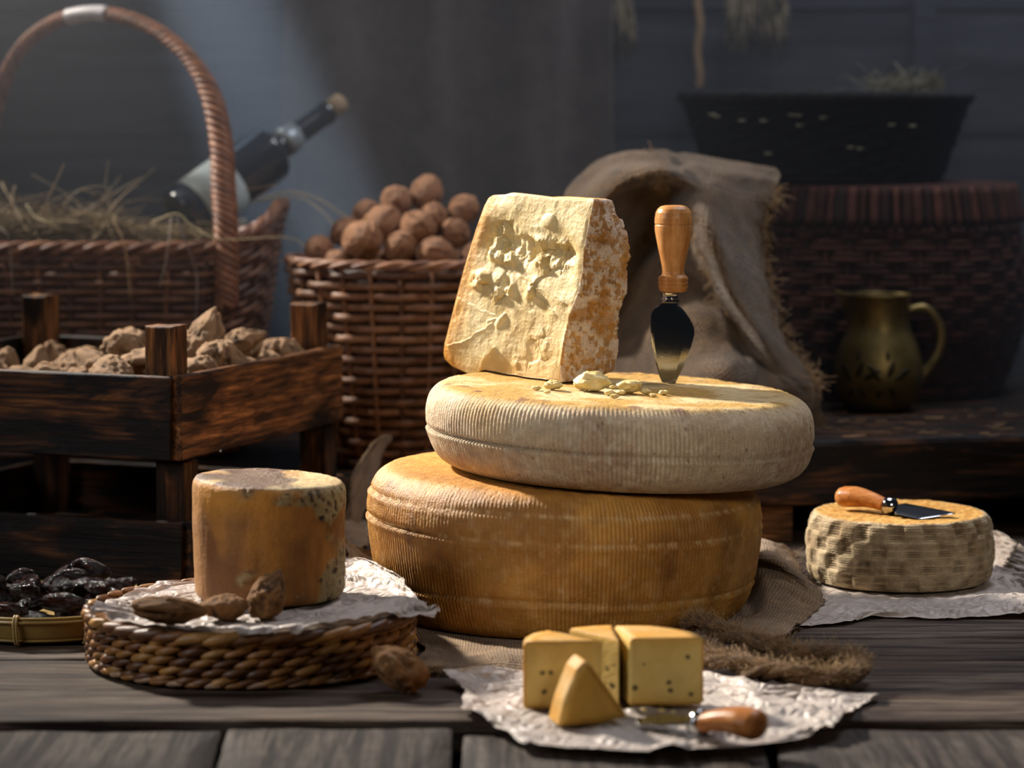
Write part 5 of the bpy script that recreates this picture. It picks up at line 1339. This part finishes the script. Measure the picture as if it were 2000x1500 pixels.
# ------------------------------------------------------------------ burlap sack behind the stack
def sack():
    rows = [  # back top edge to front hem, each row from left to right
        py((1075, 470, .66), (1110, 400, .68), (1180, 345, .70), (1260, 330, .70), (1350, 338, .68), (1440, 352, .66), (1505, 362, .63)),
        py((1085, 460, .60), (1120, 380, .60), (1190, 318, .60), (1270, 306, .60), (1360, 316, .59), (1450, 338, .58), (1522, 350, .575)),
        py((1110, 520, .56), (1150, 430, .53), (1210, 362, .52), (1290, 340, .51), (1370, 356, .51), (1440, 372, .53), (1508, 385, .55)),
        py((1135, 590, .54), (1175, 480, .56), (1230, 405, .58), (1300, 372, .56), (1370, 400, .49), (1430, 430, .50), (1492, 460, .54)),
        py((1150, 650, .55), (1195, 560, .60), (1250, 470, .63), (1305, 420, .60), (1372, 440, .47), (1430, 500, .47), (1500, 545, .52)),
        py((1170, 700, .55), (1215, 620, .58), (1270, 545, .58), (1330, 490, .54), (1392, 520, .46), (1455, 600, .45), (1528, 640, .50)),
        py((1200, 740, .52), (1250, 690, .52), (1310, 620, .50), (1370, 570, .50), (1425, 600, .47), (1490, 660, .44), (1560, 700, .48)),
        py((1240, 790, .50), (1300, 760, .46), (1360, 700, .43), (1420, 660, .45), (1465, 690, .46), (1520, 720, .44), (1592, 742, .46)),
        py((1280, 840, .50), (1340, 820, .44), (1400, 790, .40), (1450, 760, .41), (1490, 750, .43), (1540, 760, .44), (1600, 770, .455))]
    rows = [[(.07+.035*k, .75, .035+.0*k) for k in range(7)], [(.055+.042*k, .735, .18) for k in range(7)]]+rows+[[(.115, .49, .006), (.15, .455, .006), (.185, .42, .006), (.215, .395, .006), (.24, .40, .04), (.285, .435, .113), (.335, .452, .113)]]
    o, P = sheet('burlap_sack', rows, BURLAP_BACK, 300, 240, soft=.010, ss=9, seed=77, ragged=.008, thick=.0015,
        ridges=lambda U, V: .004*np.sin(U*70+8*V+2*np.sin(V*22))*np.exp(-((V-.17)/.12)**2))
    tag(o, 'slumped dusty burlap sack with frayed hem behind the upright knife', 'sack')
    g = Geo(); E = P[95:255, -3:].reshape(-1, 3); fibres(g, E, (.5, -.3, -.5), 650, .016, .00028, 9, .9)
    H1 = np.concatenate([P[150:240, 150:156].reshape(-1, 3), P[80:150, 118:124].reshape(-1, 3)]); fibres(g, H1, (-.3, -.6, -.3), 420, .012, .00026, 10, 1.)
    g.build('frayed_threads', FUZZ, o)
    return P
sack()
# what the sack leans on
o, _ = sheet('burlap_scrap', [
    py((560, 880, .50), (600, 862, .52), (640, 850, .53), (690, 846, .54), (712, 848, .545)),
    py((540, 910, .47), (590, 900, .48), (640, 880, .49), (690, 870, .50), (706, 880, .52)),
    py((530, 950, .46), (590, 940, .46), (640, 920, .47), (680, 905, .48), (692, 925, .50)),
    py((540, 1000, .46), (600, 990, .44), (640, 980, .44), (672, 960, .46), (690, 975, .48)),
    py((560, 1050, .42), (610, 1045, .40), (650, 1035, .40), (680, 1015, .42), (705, 1020, .44)),
    py((600, 1095, .33), (640, 1090, .31), (670, 1080, .31), (700, 1070, .33), (720, 1065, .36))],
    BURLAP, 110, 110, soft=.010, ss=24, seed=91, ragged=.008, thick=.0012, floor=.0015)
tag(o, 'crumpled burlap scrap pushed between the crates and the walnut basket', 'cloth')

# ------------------------------------------------------------------ hanging things on the wall
rows = []
for i, z in enumerate(np.linspace(1.25, .20, 7)):
    rows.append([(x, 1.14+.014*math.sin(k*1.9+i*.35), z+.01*math.sin(k)) for k, x in enumerate(np.linspace(-.30, .13, 12))])
o, _ = sheet('hanging_cloth', rows, CLOTH_DARK, 90, 160, soft=.02, ss=7, seed=14, thick=.002)
tag(o, 'dark brown-grey cloth hanging in soft folds before the back wall', 'cloth')
def bundle(u, v0, v1, w, lab, seed, nm='hanging_bundle'):
    t0 = aty(u, v0, 1.19); t1 = aty(u, v1, 1.19); g = Geo(); rg = np.random.default_rng(seed)
    L = t0[2]-t1[2]
    for k in range(420):
        a = rg.uniform(0, 6.28); r = w*math.sqrt(rg.uniform(0, 1)); l = L*rg.uniform(.55, 1.)
        s = np.linspace(0, 1, 8)[:, None]; p = t0+np.array([0, 0, .02])*rg.uniform()
        end = np.array([r*math.cos(a), min(.05, r*math.sin(a)*.5), -l]); mid = np.array([r*math.cos(a)*.8, r*math.sin(a)*.35, 0])
        tube(g, p+end*s+mid*np.sin(s*np.pi)*.35+.003*rg.normal(0, 1, 3)*s, rg.uniform(.0008, .0022), 4, C=[H('7a7058'), H('5c5544'), H('8a7d60')][rg.integers(3)])
    o = g.build(nm, HERB, origin=t0)
    g = Geo(); tube(g, np.array([t0, t0+np.array([0, 0.005, .1]), t0+np.array([0, .01, .22])])-t0, .0012, 5); g.build('string', FUZZ, o)
    tag(o, lab, 'dried bundle', 'dried bundles hung on the back wall')
bundle(1480, -60, 115, .042, 'dried plant bundle hung above the dark basket', 4)
bundle(1190, -60, 130, .036, 'dried plant bundle hung behind and above the cut wedge', 6)
g = Geo(); P = spline([aty(1365, v, 1.22)+np.array([.002*math.sin(v), 0, 0]) for v in np.linspace(-90, 170, 12)], 160)
T_ = np.linspace(0, 60, 160)
for k in range(3): tube(g, P+.003*np.stack([np.cos(T_+k*2.1), np.sin(T_+k*2.1), 0*T_], -1), .0026, 6)
tag(g.build('hanging_rope', FUZZ, origin=P[0]), 'thin rope hanging straight down on the back wall between the bundles', 'rope')

# ------------------------------------------------------------------ settling: nothing passes through anything else
from mathutils.bvhtree import BVHTree
bpy.context.view_layer.update()
def parts_of(o):
    L = [o] if o.type == 'MESH' else []
    for c in o.children: L += parts_of(c)
    return L
def wv(o):
    me = o.data; co = np.empty(len(me.vertices)*3); me.vertices.foreach_get('co', co)
    M = np.array(o.matrix_world); return co.reshape(-1, 3) @ M[:3, :3].T + M[:3, 3]
_polys = {}
def polys(me):
    if me.name not in _polys: _polys[me.name] = [tuple(p.vertices) for p in me.polygons]
    return _polys[me.name]
def tree(*things):
    V = []; F = []
    for t in things:
        for o in parts_of(t):
            if 'fibre' in o.name or 'thread' in o.name: continue
            b = len(V); V += wv(o).tolist(); F += [tuple(b+i for i in p) for p in polys(o.data)] if b else polys(o.data)
    return BVHTree.FromPolygons(V, F)
def get(*prefix): return [o for o in S.objects if o.parent is None and any(o.name == p or o.name.startswith(p+'.') for p in prefix)]
def drape(o, sup, gap=.0008, reach=.012):
    """lift the vertices of a soft thing that lie inside or under the surface of SUP"""
    M = np.array(o.matrix_world); W_ = wv(o); n = 0
    for i, p in enumerate(W_):
        h = sup.ray_cast((p[0], p[1], p[2]+reach), (0, 0, -1), reach+gap)
        if h[0] is not None and h[0][2]+gap > p[2]: W_[i, 2] = h[0][2]+gap; n += 1
    loc = (W_-M[:3, 3]) @ np.linalg.inv(M[:3, :3]).T; o.data.vertices.foreach_set('co', loc.ravel()); o.data.update(); return n
def lay(o, sup, gap=.0008, reach=.012, tries=7):
    """drape with a growing gap until no face crosses SUP"""
    for k in range(tries):
        drape(o, sup, gap, reach)
        if o.modifiers: bpy.context.view_layer.update()
        e = o.evaluated_get(bpy.context.evaluated_depsgraph_get()); m = e.to_mesh(); M = o.matrix_world
        t_ = BVHTree.FromPolygons([M @ v.co for v in m.vertices], [tuple(p.vertices) for p in m.polygons]); e.to_mesh_clear()
        if not t_.overlap(sup): break
        gap = min(gap*1.45, .0065); reach = max(reach, gap*3)
    return len(t_.overlap(sup)), gap
def shift(o, d):
    o.location = Vector(o.location)+Vector(d); bpy.context.view_layer.update()
def raise_clear(o, sup, step=.0003, most=.030, d=(0, 0, 1)):
    k = 0
    while k*step < most and tree(o).overlap(sup): shift(o, tuple(step*x for x in d)); k += 1
    return k*step
def lower_to(o, sup, step=.0005, most=.02):
    k = 0
    while k*step < most and not tree(o).overlap(sup): shift(o, (0, 0, -step)); k += 1
    shift(o, (0, 0, step)) if k else None
def spread(items, fixed, centre, wt=(.45, 1, .45), rounds=70, step=.0012, inward=None):
    """push overlapping things apart along their centre lines, mostly in depth"""
    wt = np.array(wt); T_ = {o.name: tree(o) for o in items}
    for _ in range(rounds):
        mv = {}
        for a in range(len(items)):
            oa = items[a]; pa = np.array(oa.location)
            if fixed is not None and T_[oa.name].overlap(fixed):
                d = norm((np.array(centre)-pa)*np.array([1, 1, .25])+np.array([0, 0, .02])); mv[oa.name] = mv.get(oa.name, 0)+d*step*1.4
            for b in range(a+1, len(items)):
                ob = items[b]; pb = np.array(ob.location)
                if np.linalg.norm(pa-pb) > .09: continue
                if T_[oa.name].overlap(T_[ob.name]):
                    d = norm((pa-pb)*wt+1e-6); mv[oa.name] = mv.get(oa.name, 0)+d*step; mv[ob.name] = mv.get(ob.name, 0)-d*step
        if not mv: break
        for o in items:
            if o.name in mv: o.location = Vector(np.array(o.location)+mv[o.name])
        bpy.context.view_layer.update()
        for o in items:
            if o.name in mv: T_[o.name] = tree(o)
    return len(mv)
def fill(protos, ok, pts, size, lab, cat, grp, items, fixed, most, rot_=None):
    """hidden lower layers: a copy at each candidate point where it touches nothing"""
    T_ = [tree(o) for o in items]; n = 0; loc = [np.array(o.location) for o in items]; rg = np.random.default_rng(5)
    for p in pts:
        if n >= most: break
        if not ok(p): continue
        o = protos[n % len(protos)].copy(); S.collection.objects.link(o); o.location = tuple(p); o.scale = size
        o.rotation_euler = rot_(rg) if rot_ else tuple(rg.uniform(0, 6, 3)); bpy.context.view_layer.update(); t_ = tree(o)
        if t_.overlap(fixed) or any(np.linalg.norm(q-p) < .09 and t_.overlap(x) for q, x in zip(loc, T_)):
            _n = o.name; bpy.data.objects.remove(o); continue
        tag(o, lab, cat, grp); T_.append(t_); loc.append(np.array(p)); n += 1
    return n
def lattice(c, rx, ry, z0, z1, st):
    out = []; k = 0; z = z0
    while z <= z1:
        for x in np.arange(-rx, rx+1e-6, st):
            for y in np.arange(-ry, ry+1e-6, st): out.append(np.array([c[0]+x+(k % 2)*st/2, c[1]+y+(k % 2)*st/2, z]))
        z += st*.8; k += 1
    return out[::-1]
TAB = tree(table); PLT = tree(plat)
# boards, baskets and crates on what carries them
beams = BVHTree.FromPolygons(*(lambda L: (sum([wv(o).tolist() for o in L], []), [tuple(i+8*k for i in p) for k, o in enumerate(L) for p in polys(o.data)]))([o for o in table.children if o.name.startswith('beam')]))
for o in get('worn_board'):
    raise_clear(o, beams); raise_clear(o, TAB, .0006, .02, (0, -1, 0))
raise_clear(plat, TAB); PLT = tree(plat); raise_clear(wb, PLT); raise_clear(hb, PLT); raise_clear(cr_lo, TAB); raise_clear(cr_up, tree(cr_lo))
raise_clear(bench, TAB); BEN = tree(bench)
for o in (jug, chest): raise_clear(o, BEN)
raise_clear(chest, tree(jug), .001, .03, (0, 1, 0)); db.location.y = chest.location.y-.01; bpy.context.view_layer.update(); raise_clear(db, tree(chest))
dg.location = db.location
drape(o=bpy.data.objects['wood_splinters'], sup=BEN, gap=.0003, reach=.006)
for t_ in (tray, bt): raise_clear(t_, TAB)
raise_clear(bt, tree(tray), .0006, .03, (-1, .3, 0))
# soft things: cloth under the wheel kept out of tray, crate and platform, then laid on the table
def push_out(o, f):
    M = np.array(o.matrix_world); W_ = f(wv(o)); o.data.vertices.foreach_set('co', ((W_-M[:3, 3]) @ np.linalg.inv(M[:3, :3]).T).ravel()); o.data.update()
def clear_cloth(W_):
    q = W_[:, :2]-np.array([TX, TY]); r_ = np.linalg.norm(q, axis=1); m = r_ < TR+.012; W_[m, :2] = np.array([TX, TY])+q[m]/r_[m, None]*(TR+.012+.15*(r_[m, None]-TR-.012)*0)
    c0 = np.array([cr_lo.location[0], cr_lo.location[1]]); s_ = (W_[:, :2]-c0) @ -e2[:2]; m = s_ < .014; W_[m, :2] += (.014-s_[m])[:, None]*-e2[:2]
    m = W_[:, 1] > .565; W_[m, 1] = .565; return W_
def pull_front(W_):
    m = W_[:, 1] > .20; W_[m, 1] = .20+(W_[m, 1]-.20)*.07/(W_[:, 1].max()-.20); return W_
push_out(cloth, lambda W_: pull_front(clear_cloth(W_))); lay(pr, TAB, .0006); print('LAY cloth', lay(cloth, TAB, .0012), lay(cloth, tree(pr), .0014, .012))
cfib = [c for c in cloth.children][0]; push_out(cfib, lambda W_: pull_front(clear_cloth(W_))); lay(cfib, TAB, .0004, .02)
def behind_cloth(W_):
    W_ = clear_cloth(W_); a = W_[:, 1].min(); W_[:, 1] = np.where(W_[:, 1] < .40, .30+(W_[:, 1]-a)*(.10/(.40-a)), W_[:, 1]) if a < .30 else W_[:, 1]; return W_
for o in get('burlap_scrap'): push_out(o, behind_cloth); lay(o, TAB, .0012); print('LAY scrap', lay(o, tree(cloth), .0020, .02))
sk = get('burlap_sack')[0]; lay(sk, BEN, .0016); lay(sk, TAB, .0016); print('LAY sack', lay(sk, tree(cloth), .0024, .02))
print('LAY papers', lay(pp, tree(tray), .0006, .03), lay(pr, TAB, .0006), lay(pf, tree(table, *get('worn_board')), .0006))
print('LAY on cloth', 0, lay(pf, tree(cloth), .0014, .02)); lay(cfib, tree(pr, pf), .0006, .02)
raise_clear(low, tree(cloth)); raise_clear(up, tree(low)); UPT = tree(up)
wdg = get('cheese_wedge')[0]; print('LAY wedge', lay(wdg, UPT, .0003, .015))
drm = get('drum_cheese')[0]; raise_clear(drm, tree(pp))
rc = [o for o in get('round_cheese') if o not in (low, up)][0]; raise_clear(rc, tree(pr))
PFT = tree(pf)
for o in get('cheese_piece'): raise_clear(o, PFT)
spread(get('cheese_piece'), None, (0, 0, 0), (1, 1, 0), 30, .0006)
for o in get('cheese_crumb'):
    sup = UPT if o.location.z > .1 else PFT; raise_clear(o, sup)
spread(get('cheese_crumb'), tree(wdg, *get('cheese_piece')), (.1, -.1, .2), (1, 1, 0), 40, .0004)
for o in get('cheese_knife'):
    if o != knife: raise_clear(o, tree(rc) if o.location.y > 0 else PFT); lower_to(o, tree(rc) if o.location.y > 0 else PFT)
for o in get('jute_rope'): raise_clear(o, tree(table, cloth)); raise_clear(o, PFT); print('LAY rope fibres', lay(o.children[0], PFT, .0006, .02), lay(o.children[0], TAB, .0004, .02))
# walnuts
WBT = tree(wb); WN = get('walnut'); wc = (wb.location[0], wb.location[1], .30)
print('SETTLE walnuts', spread(WN, WBT, wc, rounds=160), fill(list(first.values()), lambda p: np.hypot(p[0]-wc[0], p[1]-wc[1]) < .098, lattice(wc, .10, .10, .205, .285, .046), (.044,)*3, 'walnut buried in the lower layer inside the wicker basket', 'walnut', 'walnuts heaped in the wicker basket', WN, WBT, 40))
# dried figs in the crate
CRT = tree(cr_up); FGS = [o for o in get('dried_fig') if o.get('group') == 'dried figs in the upper crate']; cc = np.array([cu[0], .118, .24])+e1*.18+e2*.18
print('SETTLE figs', spread(FGS, CRT, cc, rounds=160), fill([firstf[('c', k)] for k in range(4)], lambda p: True, lattice(cc, .24, .24, .155, .205, .050), (.046,)*3, 'dried fig in the buried layer at the bottom of the upper crate', 'dried fig', 'dried figs in the upper crate', FGS, CRT, 40) if False else 0)
def in_crate(p):
    d = p-np.array([cu[0], .118, 0]); a, b = d @ e1, d @ e2; return .035 < a < .325 and .035 < b < .335
print('SETTLE buried figs', fill([firstf[('c', k)] for k in range(4)], in_crate, lattice(cc, .24, .24, .150, .196, .036), (.040,)*3, 'dried fig in the buried layer at the bottom of the upper crate', 'dried fig', 'dried figs in the upper crate', FGS, CRT, 60))
# single figs
TRY = tree(tray, pp)
for o in get('dried_fig'):
    if o.get('group') == 'dried figs on the front tray': raise_clear(o, TRY)
    elif o.get('group') is None: raise_clear(o, tree(table, cloth)); lower_to(o, TAB)
G3 = [o for o in get('dried_fig') if o.get('group') == 'dried figs on the front tray']; spread(G3, tree(drm), (DX, -.5, .08), (1, 1, 0), 60, .0008)
# dates
DTS = get('date'); BTT = tree(bt); dc = (bt.location[0], bt.location[1], .05)
print('SETTLE dates', spread(DTS, tree(bt, cr_lo, tray), dc, rounds=160, step=.0008), fill(list(firstd.values()), lambda p: np.hypot(p[0]-dc[0], p[1]-dc[1]) < .074 and p[2] < .046-.30*max(0, np.hypot(p[0]-dc[0], p[1]-dc[1])-.03), lattice(dc, .075, .075, .0150, .044, .0150), (.030, .032, .032), 'date buried in the lower layer of the bamboo tray', 'date', 'dates heaped in the bamboo tray', DTS, tree(bt, pp, tray), 60, lambda g_: (g_.uniform(0, 6), 0, g_.uniform(0, 6))))
# hay and grass kept inside the baskets and off the bottle
def bed_inside(o, f, s1, zrim, inset):
    def g_(W_):
        c = np.array(o.matrix_world.translation); q = W_-c; a = np.arctan2(q[:, 1], q[:, 0])
        th = np.linspace(-np.pi, np.pi, 721); P, _ = f(th, np.full(721, s1)); aa = np.arctan2(P[:, 1], P[:, 0]); rr0 = np.hypot(P[:, 0], P[:, 1]); k = np.argsort(aa)
        R_ = np.interp(a, aa[k], rr0[k])-inset; r_ = np.hypot(q[:, 0], q[:, 1]); m = (r_ > R_) & (q[:, 2] < zrim)
        W_[m, :2] = c[:2]+q[m, :2]/r_[m, None]*R_[m, None]; return W_
    push_out(o, g_)
bed_inside(hay, fH, .80, .335, .022); bed_inside(dg, fD, .70, .135, .018)
def off_bottle(W_):
    q = W_-b0; t_ = q @ ax; d = q-t_[:, None]*ax; r_ = np.linalg.norm(d, axis=1)+1e-9
    Rb_ = np.where(t_ < .175*KB, .040, .025); m = (r_ < Rb_) & (t_ > -.008) & (t_ < BL+.01); W_[m] = b0+t_[m, None]*ax+d[m]/r_[m, None]*Rb_[m, None]
    m2 = (t_ <= -.0) & (t_ > -.02) & (r_ < .042); W_[m2] -= .014*ax; return W_
push_out(hay, off_bottle)
def off_handle(W_):
    H_ = hpp+np.array(hb.location); H_ = H_[H_[:, 2] < .42]
    for k in range(0, len(H_), 3):
        d = W_[:, :2]-H_[k, :2]; m = (np.abs(W_[:, 2]-H_[k, 2]) < .012) & (np.linalg.norm(d, axis=1) < .024); W_[m, :2] = H_[k, :2]+norm(d[m]+1e-6)*.024
    return W_
push_out(hay, off_handle)
import bmesh
hit = {a for a, b in tree(hay).overlap(tree(hb))}                # the handle and stakes pass through gaps in the hay
bm_ = bmesh.new(); bm_.from_mesh(hay.data); bm_.faces.ensure_lookup_table()
bmesh.ops.delete(bm_, geom=[bm_.faces[k] for k in hit], context='FACES'); bm_.to_mesh(hay.data); bm_.free(); _polys.pop(hay.data.name, None)
print('BED', len(tree(hay).overlap(tree(hb))), len(tree(dg).overlap(tree(db))), len(tree(hay).overlap(tree(bot))), 'bottle/basket', len(tree(bot).overlap(tree(hb))))

# ------------------------------------------------------------------ smoke
t = NT('thin_smoke'); vs_ = t.n('ShaderNodeVolumeScatter'); vs_.inputs['Color'].default_value = (.85, .9, 1, 1); vs_.inputs['Density'].default_value = .21; vs_.inputs['Anisotropy'].default_value = .25
t.l(vs_.outputs[0], t.out.inputs['Volume'])
o = boxgeo(-.80, 1.5, .62, 1.245, .002, 1.62).build('smoke', t.m, smooth=False); tag(o, 'thin bluish smoke hanging in front of the back wall', 'smoke', kind='stuff')
